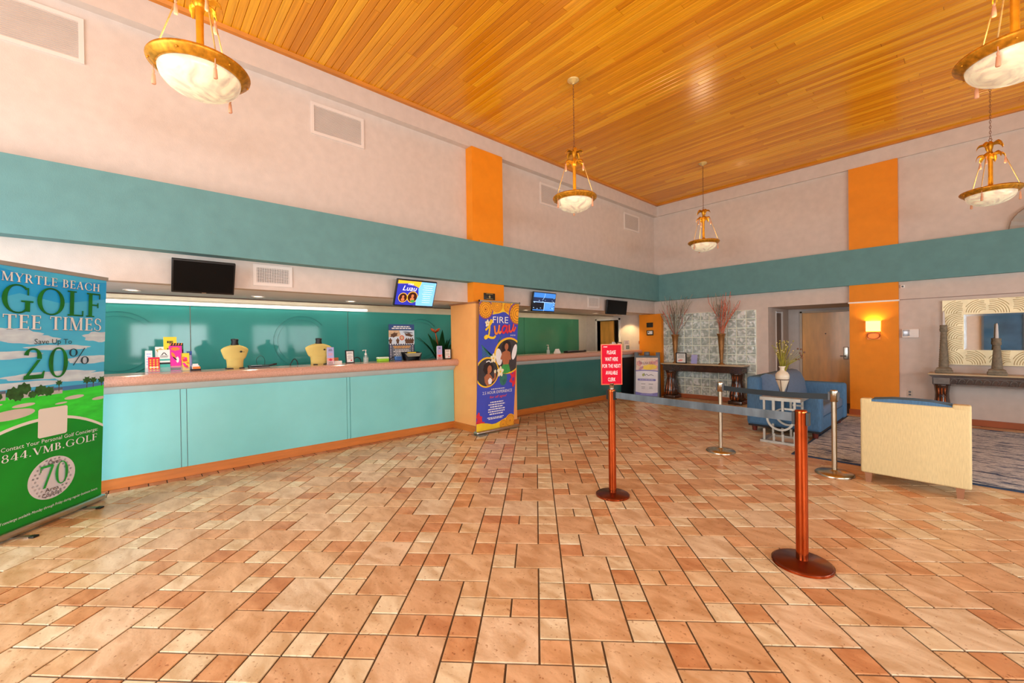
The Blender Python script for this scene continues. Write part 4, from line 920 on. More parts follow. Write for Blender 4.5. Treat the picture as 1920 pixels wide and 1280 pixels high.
def art_food(w, h):
    a = Art(); a.rect(-w/2, w/2, 0, h, 0)
    for i in range(14): a.ell(random.uniform(-.4, .4)*w, random.uniform(.1, .9)*h, w*.16, h*.08, 1+i % 3, 10, random.random(), .2, 4)
    return a
def art_lilac(w, h):
    a = Art(); a.rect(-w/2, w/2, 0, h, 0); a.rect(-w/2, w/2, 0, h*.36, 1); a.ell(0, h*.24, w*.24, h*.08, 2, 14, 0, .2, 5); a.lines(0, h*.9, h*.76, 2, w*.6, 3); a.lines(0, h*.66, h*.5, 3, w*.7, 1); a.lines(0, h*.14, h*.02, 3, w*.8, 3); return a
leaflet('flyer_stack', 'yellow flyers standing tallest at the back of the brochures', 'flyers', .31, .115, .385, art_yel, [YEL, M_INK], -6.085, .05, .006, hold=False)
leaflet('flyer_stack', 'black, green and striped flyers behind the pink brochures', 'flyers', .365, .12, .315, art_blk, [M_INK, ORG, mat('p_dkgreen', (20, 110, 70), .5), M_PAPER], -6.055, .06, .008, hold=False)
leaflet('brochure_stack', 'bright pink brochures in a clear holder', 'brochures', .35, .115, .285, art_pink, [PINK, ORG, M_PAPER, M_INK], -5.98, .12, .02)
leaflet('brochure_stack', 'orange and yellow food brochures right of the pink ones', 'brochures', .435, .075, .20, art_food, [YEL, ORG, RED_, PINK], -5.98, .12, .02)
leaflet('brochure_stack', 'blue brochures at the right end of the brochure rack', 'brochures', .475, .05, .22, lambda w, h: Art().rect(-w/2, w/2, 0, h, 0).rect(-w*.4, w*.4, h*.2, h*.8, 1), [BLU, LIL], -6.01, .12, .02)
leaflet('brochure_stack', 'white and teal brochures left of the pink ones', 'brochures', .252, .10, .245, art_teal, [TEALP, M_PAPER, M_INK], -5.97, .16, .018)
leaflet('brochure_stack', 'red and yellow brochures at the left end of the rack', 'brochures', .165, .095, .165, art_red, [RED_, YEL, M_PAPER], -5.96, .2, .045)
leaflet('brochure_stack', 'pale leaflets in an empty-looking clear holder behind the red ones', 'brochures', .125, .06, .235, lambda w, h: Art().rect(-w/2, w/2, 0, h, 0).lines(0, h*.9, h*.3, 5, w*.7, 1), [M_PAPER, LIL], -6.06, .08, .003)
leaflet('brochure_stack', 'tan map leaflets peeking out behind the teal brochures', 'brochures', .225, .09, .275, lambda w, h: Art().rect(-w/2, w/2, 0, h, 0).ell(0, h*.85, w*.4, h*.08, 1, 16, 0, .2, 5), [M_PAPER, mat('p_tan', (206, 170, 90), .5)], -6.09, .05, .006, hold=False)
# small card box
cb = thing('card_box', 'small box of orange and white cards right of the brochures', 'card box', (-5.98, .53, ZT), FACE)
part('cards', MB().box((-.035, -.01, .02), (.03, .03, .06)).box((-.03, -.006, .06), (.02, .02, .078)), M_PAPER, cb); part('tray', MB().box((-.045, -.03, 0), (.045, .05, .02)), M_INK, cb); part('front_card', MB().box((-.03, -.018, .018), (.04, -.012, .045)), ORG, cb)
# clerk equipment
pad = thing('signature_pad', 'black signature pad with cables beside the left shirt', 'keypad', (-6.0, 1.175, ZT), FACE)
part('body', MB().prism([(-.05, 0), (.06, 0), (.06, .03), (-.05, .012)], -.12, .10, 'x'), M_BLACK, pad); part('screen', MB().box((-.10, -.03, .0225), (.02, .03, .028)), mat('pad_screen', (150, 160, 170), .3), pad)
part('stylus', MB().tube([(.10, .0, .02), (.19, .01, .035)], .012, 8), M_BLACK, pad); part('cable', MB().tube(smooth_path([(-.02, .03, .02), (-.03, .04, .1), (.02, .05, .145), (.06, .04, .1), (.055, .02, .02)], 5), .0025, 5), M_BLACK, pad)
def cable(y, h, w, label, x=-6.03):
    solo('cable', MB().tube(smooth_path([(-w/2, 0, .004), (-w*.1, 0, h*.85), (w*.2, 0, h), (w*.5, 0, h*.6), (w*.55, 0, .004)], 6), .007, 6), M_BLACK, label, 'cable', (x, y, ZT), FACE)
cable(1.57, .085, .09, 'black cable loop left of the right shirt'); cable(2.40, .075, .14, 'black cable loop behind the framed tablet card'); cable(2.98, .06, .12, 'black cable loop at the foot of the film strip poster')
leaflet('brochure_stack', 'lilac and coral brochures beside the right shirt', 'brochures', 2.005, .092, .23, art_lilac, [LIL, mat('p_coral', (240, 150, 140), .5), RED_, M_INK], -5.905, .05, .012)
leaflet('brochure_stack', 'lilac and coral brochures next to the apricot pier', 'brochures', 3.665, .095, .215, art_lilac, [LIL, MATS['p_coral'], RED_, M_INK], -5.76, .03, .012)
def framed_card(y, w, h, tilt, lean, label, x=-5.97):
    t = thing('framed_card', label, 'framed card', (x, y, ZT), FACE); Mt = Matrix.Rotation(-tilt, 4, 'X') @ Matrix.Rotation(lean, 4, 'Y')
    if lean: Mt = Matrix.Translation((0, 0, abs(math.sin(lean))*w/2)) @ Mt
    b = .014
    part('frame', MB().box((-w/2, -.006, 0), (w/2, .008, b), M=Mt).box((-w/2, -.006, h-b), (w/2, .008, h), M=Mt).box((-w/2, -.006, b), (-w/2+b, .008, h-b), M=Mt).box((w/2-b, -.006, b), (w/2, .008, h-b), M=Mt), M_BLACK, t)
    c = part('card', MB().box((-w/2+b, -.001, b), (w/2-b, .007, h-b), M=Mt), M_PAPER, t)
    a = Art(y=-.0014); a.lines(0, h*.86, h*.7, 2, w*.55, 0); a.lines(0, h*.62, h*.3, 4, w*.6, 0, h*.025); a.ell(w*.15, h*.22, w*.1, h*.05, 1, 12, 0, .2, 5)
    a.mb.v = [tuple(Mt @ Vector(v)) for v in a.mb.v]; part('print', a.mb, [M_GREY, RED_], c)
    part('prop', MB().box((-.02, .02, 0), (.02, .07, .004)).prism([(.07, 0), (.075, 0), (.02, h*.6), (.016, h*.6)], -.015, .015, 'x'), M_BLACK, t)
framed_card(2.29, .125, .185, .12, -.0, 'black framed notice card left of the hand sanitizer', -5.95)
framed_card(3.825, .135, .17, .03, 0, 'black framed notice card touching the apricot pier', -5.77)
def sanitizer(y, label, x=-6.0):
    t = thing('sanitizer_bottle', label, 'bottle', (x, y, ZT), FACE)
    part('bottle', MB().lathe([(.034, 0), (.038, .006), (.038, .075), (.03, .095), (.013, .108), (.013, .115)], 18), M_ACRYL, t)
    part('pump', MB().lathe([(.016, .108), (.016, .13), (.006, .134), (.006, .17), (.012, .172), (.012, .182)], 14).tube([(0, 0, .178), (-.045, -.005, .178), (-.05, -.005, .168)], .005, 6).tube([(0, 0, .11), (0, 0, .015)], .005, 6), M_WHITE, t)
    part('gel', MB().lathe([(.035, .003), (.035, .07)], 16), mat('clear_gel', (206, 222, 214), .1, alpha=.5), t)
sanitizer(2.54, 'hand sanitizer pump bottle between the framed card and the green tissue pack')
sanitizer(6.505, 'hand sanitizer pump bottle on the farther counter')
tp = thing('tissue_pack', 'lime green and white tissue pack on the counter', 'tissue pack', (-5.99, 2.80, ZT), FACE)
part('pack', MB().rbox((-.085, -.04, 0), (.085, .04, .05), .012), GRN, tp); part('top', MB().rbox((-.09, -.042, .04), (.085, .042, .068), .012), mat('pale_pack', (220, 232, 210), .5), tp)
bc = thing('card_holder', 'white card holder with a brown box behind it', 'card holder', (-5.97, 2.125, ZT), FACE)
part('tray', MB().box((-.05, -.015, 0), (.05, .03, .04)), M_WHITE, bc); part('cards', MB().box((-.05, .035, 0), (.02, .06, .085)), mat('brown_box', (168, 96, 50), .6), bc)
def art_poster():
    w, h = .44, .56; t = thing('poster', 'navy film strip poster of vacation pictures behind the counter', 'poster', (-6.04, 3.145, ZT+.01), FACE)
    Mt = Matrix.Identity(4)
    s = part('sheet', MB().box((-w/2, 0, 0), (w/2, .004, h)), mat('po_navy', (28, 44, 84), .5), t)
    a = Art(clip=(-w/2, w/2, 0, h)); ms = [mat('po_blue', (34, 74, 132), .5), M_PAPER, mat('po_tan', (206, 176, 140), .5, var=.25, scale=16), mat('po_brown', (92, 62, 40), .6, var=.3, scale=20), mat('po_sky', (206, 222, 236), .5, var=.1, scale=9), mat('po_red', (196, 84, 70), .5), mat('po_gold', (224, 160, 60), .5), mat('po_grey', (104, 108, 116), .5, var=.2, scale=14)]
    a.rect(-w/2, w/2, h*.84, h, 0); a.lines(0, h*.96, h*.86, 2, w*.9, 1, h*.03); a.rect(-w/2, w/2, h*.45, h*.83, 4)
    a.poly([(-w/2, h*.83), (-w*.1, h*.83), (-w*.02, h*.66), (-w/2, h*.64)], 2); a.ell(-w*.3, h*.7, w*.14, h*.06, 3, 16, .3, .2, 6); a.ell(w*.28, h*.7, w*.17, h*.045, 3, 14, -.2, .25, 5); a.ell(w*.25, h*.77, w*.2, h*.02, 7, 12, -.1)
    for x in (-.44, -.16, .42, .18, .26, .34): a.ell(w*x, h*.53, w*.06, h*.08, 3, 14, 0, .25, 5)
    a.ell(0, h*.62, w*.11, h*.085, 1, 22); a.ell(0, h*.62, w*.095, h*.073, 5, 22); a.ell(0, h*.62, w*.06, h*.05, 2, 16)
    for i in range(11): a.k -= (1 if i else 0); a.rect(-w*.46+i*w*.09, -w*.42+i*w*.09, h*.425, h*.45, 1)
    a.rect(-w*.38, w*.38, 0, h*.41, 7); a.lines(0, h*.40, h*.32, 2, w*.72, 6, h*.024); a.lines(0, h*.30, h*.05, 6, w*.7, 1, h*.016)
    for sx in (-.43, .43):
        for i in range(9): a.k -= 1; a.rect(w*sx-w*.02, w*sx+w*.02, h*(.02+.045*i), h*(.04+.045*i), 1)
    part('print', a.mb, ms, s); part('easel_leg', MB().prism([(.005, .3), (.012, .3), (.06, -.01), (.05, -.01)], -.02, .02, 'x'), M_BLACK, t)
art_poster()
tk = thing('display_bin', 'grey and black display bin with flared sides before the poster', 'display bin', (-5.92, 3.265, ZT), FACE)
part('bin', MB().add([(-.15, -.02, .115), (.15, -.02, .115), (.11, -.03, 0), (-.11, -.03, 0), (-.15, .10, .13), (.15, .10, .13), (.11, .09, 0), (-.11, .09, 0)], [(4, 5, 6, 7), (0, 4, 7, 3), (1, 2, 6, 5), (3, 7, 6, 2), (0, 3, 7, 4)]), M_BLACK, tk)
part('front_panel', MB().add([(-.15, -.024, .115), (.15, -.024, .115), (.10, -.034, .06), (-.10, -.034, .06)], [(3, 2, 1, 0), (0, 1, 2, 3)]), mat('bin_grey', (196, 196, 180), .5), tk)
part('tickets', MB().box((-.06, .0, .08), (.06, .06, .128)), YEL, tk); part('legs', MB().prism([(-.12, 0), (-.09, 0), (-.13, .1), (-.15, .11)], -.03, -.02, 'y').prism([(.12, 0), (.09, 0), (.13, .1), (.15, .11)], -.03, -.02, 'y'), M_BLACK, tk)
solo('paper_wad', MB().rbox((-.06, -.02, 0), (.06, .03, .07), .02), mat('blue_cloth', (60, 106, 170), .7, var=.2, scale=20), 'small blue cloth left of the flared display bin', 'cloth', (-6.0, 3.06, ZT), FACE)
# tropical plant behind the counter next to the pier
def plant():
    t = thing('tropical_plant', 'potted tropical plant with an orange flower half behind the pier', 'plant', (-7.02, 4.50, .74))
    part('pot', MB().lathe([(.08, 0), (.11, .02), (.13, .16), (.125, .18), (.11, .17)], 18), mat('plant_pot', (92, 64, 48), .5), t)
    part('plant_stand', MB().box((-.22, -.22, -.74), (.22, .22, -.0)), M_OFFICE, t)
    ml = mat('plant_leaf', (22, 84, 40), .4, var=.35, scale=9); rnd = random.Random(3)
    for k in range(22):
        az = rnd.uniform(0, 2*PI); el = rnd.uniform(1.0, 1.4); L_ = rnd.uniform(.5, 1.0); b = MB(); n = 6; vs_ = []
        for i in range(n+1):
            s = i/n; r = L_*s*math.cos(el)*(.75+.3*s); z = .15+L_*s*math.sin(el)-.22*s*s*L_; w = .055*math.sin(PI*min(1, .08+.92*s))+.003
            ca, sa = math.cos(az), math.sin(az); vs_ += [(r*ca-w*sa, r*sa+w*ca, z), (r*ca, r*sa, z+.012), (r*ca+w*sa, r*sa-w*ca, z)]
        fs_ = [(i*3+k_, i*3+k_+1, i*3+k_+4, i*3+k_+3) for i in range(n) for k_ in range(2)]
        b.add(vs_, fs_, 0, True); part('leaf', b, ml, t)
    b = MB()
    for k in range(8):
        az = 2*PI*k/8; b.tube([(.02, -.14, .86), (.02+.07*math.cos(az), -.14+.07*math.sin(az), .9+.03*math.sin(az*2)), (.02+.1*math.cos(az), -.14+.1*math.sin(az), .93)], [.012, .016, .003], 5)
    b.tube([(0, 0, .16), (.01, -.06, .5), (.02, -.14, .86)], .008, 6); part('flower', b, mat('orange_flower', (232, 92, 40), .5, var=.2), t)
plant()
# farther counter
solo('tent_card', MB().prism([(-.05, 0), (.05, 0), (.0, .09)], -.06, .06, 'x').box((-.045, -.07, 0), (.045, -.055, .004)), M_PAPER, 'white tent card beside the farther sanitizer bottle', 'card', (-6.0, 6.79, ZT), FACE)
kb = thing('keyboard', 'black keyboard and tray on the farther counter', 'keyboard', (-6.02, 7.45, ZT), FACE)
part('tray', MB().rbox((-.36, -.06, 0), (.30, .06, .03), .008), M_BLACK, kb); part('keys', MB().box((-.30, -.045, .03), (.05, .045, .04)), M_GREY, kb); part('mouse', MB().ball((.33, 0, .02), .035, 8, sz=.6), M_BLACK, kb)
fr = thing('picture_frame', 'small wooden picture frame on the farther counter end', 'picture frame', (-6.02, 9.20, ZT), FACE)
part('frame', MB().box((-.1, -.008, 0), (.1, .01, .02)).box((-.1, -.008, .18), (.1, .01, .2)).box((-.1, -.008, .02), (-.08, .01, .18)).box((.08, -.008, .02), (.1, .01, .18)), mat('frame_wood', (110, 84, 40), .5), fr); part('picture', MB().box((-.08, 0, .02), (.08, .008, .18)), M_PAPER, fr)
br = thing('leaflet_tower', 'clear stand of white papers on the counter behind the red sign', 'paper stand', (-6.0, 8.93, ZT), FACE)
part('papers', MB().box((-.12, 0, 0), (-.06, .03, .16)).box((-.05, -.01, 0), (.03, .02, .21)).box((.04, 0, 0), (.09, .03, .19)), M_PAPER, br); part('holder', MB().box((-.14, .032, 0), (.1, .036, .18)).box((-.14, -.02, 0), (.1, .04, .004)), M_ACRYL, br)
nt_ = thing('notice_stand', 'white notice with a green panel by the orange wall panel', 'notice', (-5.93, 9.40, ZT), FACE)
sh_ = part('sheet', MB().box((-.12, 0, 0), (.12, .004, .24)), M_PAPER, nt_); a = Art(); a.rect(-.03, .12, .02, .11, 0); a.lines(.045, .10, .03, 3, .12, 1, .01); a.lines(-.0, .22, .15, 3, .18, 2, .008); part('print', a.mb, [mat('notice_green', (18, 108, 84), .5), M_PAPER, M_GREY], sh_)
part('prop', MB().prism([(.004, .2), (.008, .2), (.06, 0), (.05, 0)], -.02, .02, 'x'), M_ACRYL, nt_)
# plaques
def plaque(label, loc, rz, w, h, mats_, fn):
    t = thing('wall_plaque', label, 'plaque', loc, rz); b = part('board', MB().rbox((-w/2, -.012, 0), (w/2, 0, h), .004), mats_[0], t); a = Art(y=-.0125); fn(a, w, h); part('print', a.mb, mats_[1:], b)
M_GOLDP = mat('plaque_gold', (206, 176, 110), .4, .3)
plaque('small black plaque with gold lettering above the luau banner', (-5.175, 4.234, 2.085), PI/2, .23, .105, [mat('plaque_black', (40, 34, 26), .35), M_GOLDP], lambda a, w, h: a.lines(0, h*.95, h*.8, 1, w*.8, 0, h*.07).ell(0, h*.45, h*.16, h*.2, 0, 14, 0, .2, 5).lines(0, h*.22, h*.08, 1, w*.7, 0, h*.06))
plaque('upper black plaque on the orange panel by the glass blocks', (-5.40, 9.63, 1.70), 0, .175, .12, [MATS['plaque_black'], mat('plaque_grey', (70, 60, 50), .4)], lambda a, w, h: a.lines(0, h*.9, h*.2, 3, w*.7, 0, h*.06))
plaque('lower plaque with a white card on the orange panel', (-5.395, 9.63, 1.50), 0, .185, .125, [MATS['plaque_black'], M_PAPER, M_GREY], lambda a, w, h: a.rect(-w*.36, w*.36, h*.22, h*.86, 0).rect(-w*.3, -w*.1, h*.5, h*.76, 1))
solo('fire_pull', MB().rbox((-.03, -.03, 0), (.03, 0, .08), .006).tube([(-.01, -.03, .02), (.02, -.045, .02)], .006, 5), mat('fire_red', (176, 40, 40), .4), 'small red alarm pull at the edge of the orange panel', 'alarm pull', (-5.745, 9.75, 1.28))
# ================================================================ stanchions, belts and signs
M_COPPER = mat('polished_copper', (178, 80, 38), .17, 1.0, var=.15, scale=8)
M_COPPERB = mat('copper_base_top', (112, 48, 24), .25, .7, var=.1)
M_BRASS = mat('brass_edge', (216, 160, 90), .25, 1.0)
M_SATIN = mat('satin_nickel', (190, 180, 160), .25, 1.0, var=.06, scale=20)
def copper_stanchion(x, y, r, label):
    t = thing('stanchion', label, 'stanchion', (x, y, 0), group='copper stanchions')
    part('base', MB().lathe([(r, 0), (r, .016), (r-.012, .022), (.05, .03), (.034, .034)], 40), M_COPPERB, t)
    part('base_edge', MB().lathe([(r+.002, .001), (r+.002, .014)], 40, caps=False), M_COPPER, t)
    part('post', MB().lathe([(.034, .03), (.034, .96), (.034, .972), (.031, .978), (.001, .979)], 24), M_COPPER, t)
    
    for sx in (-.038, .038): part('belt_clip', MB().box((sx-.008, -.018, .885), (sx+.008, .018, .965)), M_BLACK, t)
    return t
c1, c2 = Vector((-2.213, 3.247, 0)), Vector((-.715, 3.117, 0))
copper_stanchion(c1.x, c1.y, .15, 'copper queue post carrying the red sign'); copper_stanchion(c2.x, c2.y, .166, 'copper queue post nearest the camera')
def silver_stanchion(x, y, label):
    t = thing('stanchion', label, 'stanchion', (x, y, 0), group='silver stanchions')
    part('base', MB().lathe([(.17, 0), (.17, .012), (.155, .024), (.08, .036), (.035, .044), (.028, .05)], 40), M_SATIN, t)
    part('post', MB().lathe([(.0235, .045), (.0235, .775)], 20), M_SATIN, t)
    part('head', MB().lathe([(.0245, .755), (.034, .757), (.034, .868), (.031, .876), (.001, .878)], 20), M_SATIN, t)
    
    for sx in (-.0385, .0385): part('belt_clip', MB().box((sx-.0085, -.016, .77), (sx+.0085, .016, .855)), M_GREY, t)
s1, s2 = Vector((-2.11, 5.462, 0)), Vector((-.945, 5.385, 0))
silver_stanchion(s1.x, s1.y, 'silver queue post standing before the carved console'); silver_stanchion(s2.x, s2.y, 'silver queue post beside the yellow armchair')
def belt(a, b, z0, z1, sag, m, label):
    d = (b-a); L_ = d.length; rz = math.atan2(d.y, d.x); n = 14; mb = MB(); vs_ = []
    for i in range(n+1):
        x = .04+(L_-.08)*i/n; s = sag*4*(i/n)*(1-i/n)
        for (yy, z) in ((-.0012, z0-s), (.0012, z0-s), (.0012, z1-s), (-.0012, z1-s)): vs_.append((x, yy, z))
    fs_ = [(i*4+k, i*4+(k+1) % 4, (i+1)*4+(k+1) % 4, (i+1)*4+k) for i in range(n) for k in range(4)]
    mb.add(vs_, fs_); solo('queue_belt', mb, m, label, 'belt', (a.x, a.y, 0), rz)
M_BELTG = mat('grey_mottled_belt', (86, 96, 104), .3, var=.6, scale=9, stretch=(1, 1, .3)); M_BELTB = mat('black_belt', (22, 34, 40), .5, var=.15)  # belt between the copper posts: grey strongly mottled in tone
belt(c1, c2, .900, .956, .004, M_BELTG, 'grey glossy belt stretched between the copper posts')
belt(s1, s2, .775, .835, .018, M_BELTB, 'black belt stretched between the silver posts')
# the red queue sign on the copper post
sg = thing('queue_sign', 'red and white please wait here sign on the copper post', 'sign', (c1.x+.008, c1.y-.008, .979), math.atan2(.127, .116))
part('stem', MB().lathe([(.02, 0), (.02, .05), (.022, .05), (.022, .055)], 16), M_STEEL, sg)
bd = part('board', MB().box((-.088, -.006, .05), (.088, .006, .405)), mat('sign_red', (196, 2, 40), .6, spec=.15), sg)
for bx in ((-.096, .05, -.088, .405), (.088, .05, .096, .405), (-.096, .042, .096, .05), (-.096, .405, .096, .413)): part('frame_bar', MB().box((bx[0], -.009, bx[1]), (bx[2], .009, bx[3])), mat('sign_copper', (196, 70, 40), .3, .6), sg)
a = Art(y=-.0065)
for i, s_ in enumerate(['PLEASE', 'WAIT HERE', 'FOR THE NEXT', 'AVAILABLE', 'CLERK']):
    w = [.04, .058, .083, .054, .034][i]; z = .338-i*.062; a.text(s_, -w, w, z-.017, z+.017, 0)
a.lines(-.055, .393, .385, 1, .045, 0, .006)
part('lettering', a.mb, mat('sign_white', (244, 240, 240), .5), bd)
# A-frame breakfast board
af = thing('a_frame_sign', 'grey A-frame breakfast board at the counter end', 'sign', (-5.27, 9.24, 0), math.atan2(.20, .63))
Mt = Matrix.Rotation(-.10, 4, 'X')
for sg_, nm in ((1, 'front_panel'), (-1, 'back_panel')):
    Mf = Matrix.Translation((0, -.10*sg_, 0)) @ (Mt if sg_ > 0 else Matrix.Rotation(.10, 4, 'X'))
    p_ = part(nm, MB().box((-.30, 0, .02), (.30, .03, .98), M=Mf).box((-.30, 0, 0), (-.22, .03, .02), M=Mf).box((.22, 0, 0), (.30, .03, .02), M=Mf).box((-.30, 0, .98), (-.21, .03, 1.09), M=Mf).box((.21, 0, .98), (.30, .03, 1.09), M=Mf).box((-.21, 0, .98), (.21, .03, 1.01), M=Mf), M_GREY, af)
    if sg_ > 0: fp, Mp = p_, Mf
part('carry_handle', MB().rbox((-.06, -.04, 1.0), (.06, .06, 1.10), .015), mat('handle_grey', (84, 84, 90), .4), af)
a = Art(y=-.0006, clip=(-.26, .26, .04, .96)); a.y = -.001
a.rect(-.26, .26, .04, .96, 0); a.rect(-.26, .26, .62, .96, 1)
for i in range(16): a.ell(random.uniform(-.24, .24), random.uniform(.68, .9), random.uniform(.04, .09), random.uniform(.025, .05), random.choice([2, 3, 4, 5]), 14, random.random(), .15, 5)
a.ell(.10, .74, .14, .06, 3, 20, 0, .08, 7); a.ell(.0, .60, .40, .065, 6, 30); a.ell(0, .575, .40, .065, 0, 30)
a.poly([(-.26, .04), (-.26, .13), (-.1, .10), (.1, .10), (.26, .13), (.26, .04)], 6)
a.poly([(-.2, .40), (.2, .40), (.215, .415), (.215, .435), (.2, .45), (-.2, .45), (-.215, .435), (-.215, .415)], 6)
a.text('BREAKFAST', -.17, .21, .80, .86, 7, serif=False); a.ribbon([(-.1, .52), (-.06, .58), (-.04, .53), (0, .56), (.04, .53), (.1, .55), (.16, .53)], .012, 8); a.ell(-.08, .54, .03, .035, 9, 10)
a.lines(0, .435, .415, 1, .36, 0, .01); a.lines(-.08, .34, .31, 1, .15, 8, .012); a.lines(.1, .34, .31, 1, .15, 8, .012); a.lines(-.08, .27, .20, 2, .1, 8, .01); a.lines(.1, .27, .20, 2, .1, 8, .01); a.lines(0, .085, .06, 1, .3, 10, .01)
a.mb.v = [tuple(Mp @ Vector(v)) for v in a.mb.v]
part('poster', a.mb, [mat('af_white', (232, 230, 236), .5), mat('af_peach', (230, 200, 180), .5, var=.15, scale=12), mat('af_pink', (226, 160, 150), .5), mat('af_egg', (244, 208, 70), .5), mat('af_cream', (240, 226, 206), .5), mat('af_rose', (196, 140, 150), .5), mat('af_violet', (120, 118, 190), .5), mat('af_plum', (110, 62, 92), .5), M_GREY, mat('af_olive', (166, 170, 90), .5), LIL], fp)

# ================================================================ rug
def rug_material():
    m = bpy.data.materials.new('woven_rug'); m.use_nodes = True; nt = m.node_tree; N = nt.nodes; L = nt.links; p = N['Principled BSDF']
    geo = N.new('ShaderNodeNewGeometry'); mp = N.new('ShaderNodeMapping'); mp.inputs['Scale'].default_value = (1.8, 10, 1); mp.inputs['Rotation'].default_value = (0, 0, .02)
    L.new(geo.outputs['Position'], mp.inputs['Vector']); nz = N.new('ShaderNodeTexNoise'); nz.inputs['Scale'].default_value = 1.6; nz.inputs['Detail'].default_value = 6; nz.inputs['Roughness'].default_value = .75; L.new(mp.outputs[0], nz.inputs['Vector'])
    rp = N.new('ShaderNodeValToRGB'); rp.color_ramp.interpolation = 'CONSTANT'; e = rp.color_ramp.elements
    e[0].position = 0; e[0].color = rgb(28, 38, 60); e[1].position = .40; e[1].color = rgb(62, 84, 128)
    for po, c in ((.45, (166, 174, 186)), (.49, (214, 216, 220)), (.545, (172, 178, 188)), (.575, (88, 106, 144)), (.60, (222, 224, 226)), (.66, (36, 48, 74))): k = rp.color_ramp.elements.new(po); k.color = rgb(*c)
    L.new(nz.outputs['Fac'], rp.inputs['Fac']); L.new(rp.outputs['Color'], p.inputs['Base Color']); p.inputs['Roughness'].default_value = .95
    b = N.new('ShaderNodeBump'); b.inputs['Strength'].default_value = .4; b.inputs['Distance'].default_value = .006; L.new(nz.outputs['Fac'], b.inputs['Height']); L.new(b.outputs['Normal'], p.inputs['Normal']); return m
rg = thing('area_rug', 'navy and grey streaked area rug under the lounge seats', 'rug', (.6, 7.66, 0))
part('pile', MB().box((-2.03, -1.71, .0005), (2.1, 1.68, .012)), rug_material(), rg)
part('binding', MB().box((-2.06, -1.74, .0005), (2.13, -1.71, .0125)).box((-2.06, 1.68, .0005), (2.13, 1.705, .0125)).box((-2.06, -1.71, .0005), (-2.03, 1.71, .0125)).box((2.1, -1.71, .0005), (2.13, 1.71, .0125)), mat('rug_binding', (44, 66, 96), .9), rg)
# ================================================================ armchair seen from behind
M_CREAM = mat('cream_upholstery', (222, 204, 154), .85, var=.08, scale=40, stretch=(3, 3, .4), bump=.1, bscale=150)
M_BLUEF = mat('blue_upholstery', (78, 120, 158), .85, var=.16, scale=30, stretch=(3, 3, .5), bump=.15, bscale=140)
M_BLUESHADE = mat('shaded_blue_cushion', (102, 124, 152), .85, var=.08, scale=30, bump=.12, bscale=140)  # shading of the loveseat's inner faces put into a greyer blue
M_LEG = mat('wood_leg', (156, 108, 78), .45, var=.1); M_LEGD = mat('dark_red_leg', (110, 44, 34), .4, var=.1)
ac = thing('armchair', 'cream-backed armchair with a blue seat turned away', 'armchair', (-.352, 5.30, 0))
part('back_shell', MB().rbox((-.37, 0, .096), (.37, .09, .80), .018).rbox((-.37, 0, .77), (-.285, .10, .824), .014).rbox((.255, 0, .77), (.37, .10, .824), .014), M_CREAM, ac)
for sx in (-1, 1): part('arm', MB().rbox((sx*.37-(.10 if sx > 0 else 0), .08, .10), (sx*.37+(0 if sx > 0 else .10), .74, .62), .022), M_CREAM, ac)
part('back_cushion', MB().rbox((-.275, .10, .40), (.275, .22, .815), .04).prism([(-.285, .79), (-.284, .818), (-.15, .834), (0, .836), (.12, .832), (.254, .812), (.255, .79)], .012, .22, 'y'), M_BLUEF, ac)
part('seat', MB().rbox((-.272, .10, .24), (.272, .76, .42), .04), M_BLUEF, ac); part('seat_base', MB().box((-.272, .10, .11), (.272, .72, .24)), M_CREAM, ac)
for (x, y) in ((-.315, .05), (.30, .05), (-.315, .68), (.30, .68)):
    part('leg', MB().add([(x-.028, y-.025, .10), (x+.028, y-.025, .10), (x+.028, y+.025, .10), (x-.028, y+.025, .10), (x-.02, y-.018, 0.0128 if y > .6 else 0), (x+.02, y-.018, 0.0128 if y > .6 else 0), (x+.02, y+.018, 0.0128 if y > .6 else 0), (x-.02, y+.018, 0.0128 if y > .6 else 0)], [(0, 1, 2, 3), (7, 6, 5, 4), (0, 4, 5, 1), (1, 5, 6, 2), (2, 6, 7, 3), (3, 7, 4, 0)]), M_LEG, ac)
# ================================================================ blue loveseat facing +X
lv = thing('loveseat', 'blue upholstered loveseat with a rounded back before the niche', 'sofa', (-1.83, 7.76, 0))
part('base', MB().rbox((-.46, -.80, .11), (.465, .80, .30), .02), M_BLUEF, lv)
part('back_frame', MB().rbox((-.475, -.80, .11), (-.30, .82, .835), .05, n=4), M_BLUEF, lv)
part('back_cushion', MB().prism([(-.33, .42), (-.34, .78), (-.31, .84), (-.24, .875), (-.16, .865), (-.10, .81), (-.05, .70), (-.02, .56), (0, .42)], -.66, .68, 'y', smooth=True), M_BLUESHADE, lv)
part('arm', MB().rbox((-.45, -.815, .11), (.47, -.645, .60), .045, n=4), M_BLUEF, lv); part('arm', MB().rbox((-.45, .66, .11), (.50, .83, .675), .045, n=4), M_BLUEF, lv)
for y0 in (-.643, .008): part('seat_cushion', MB().rbox((-.33, y0, .30), (.468, y0+.648, .445), .035), M_BLUESHADE, lv)
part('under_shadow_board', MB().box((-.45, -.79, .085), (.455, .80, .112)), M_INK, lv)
for (x, y) in ((-.375, -.75), (.39, -.75), (-.375, .75), (.39, .75)):
    part('leg', MB().lathe([(.032, 0.0 if x < 0 else .0), (.042, .09)], 4, (x, y, .0128)), M_LEGD, lv)
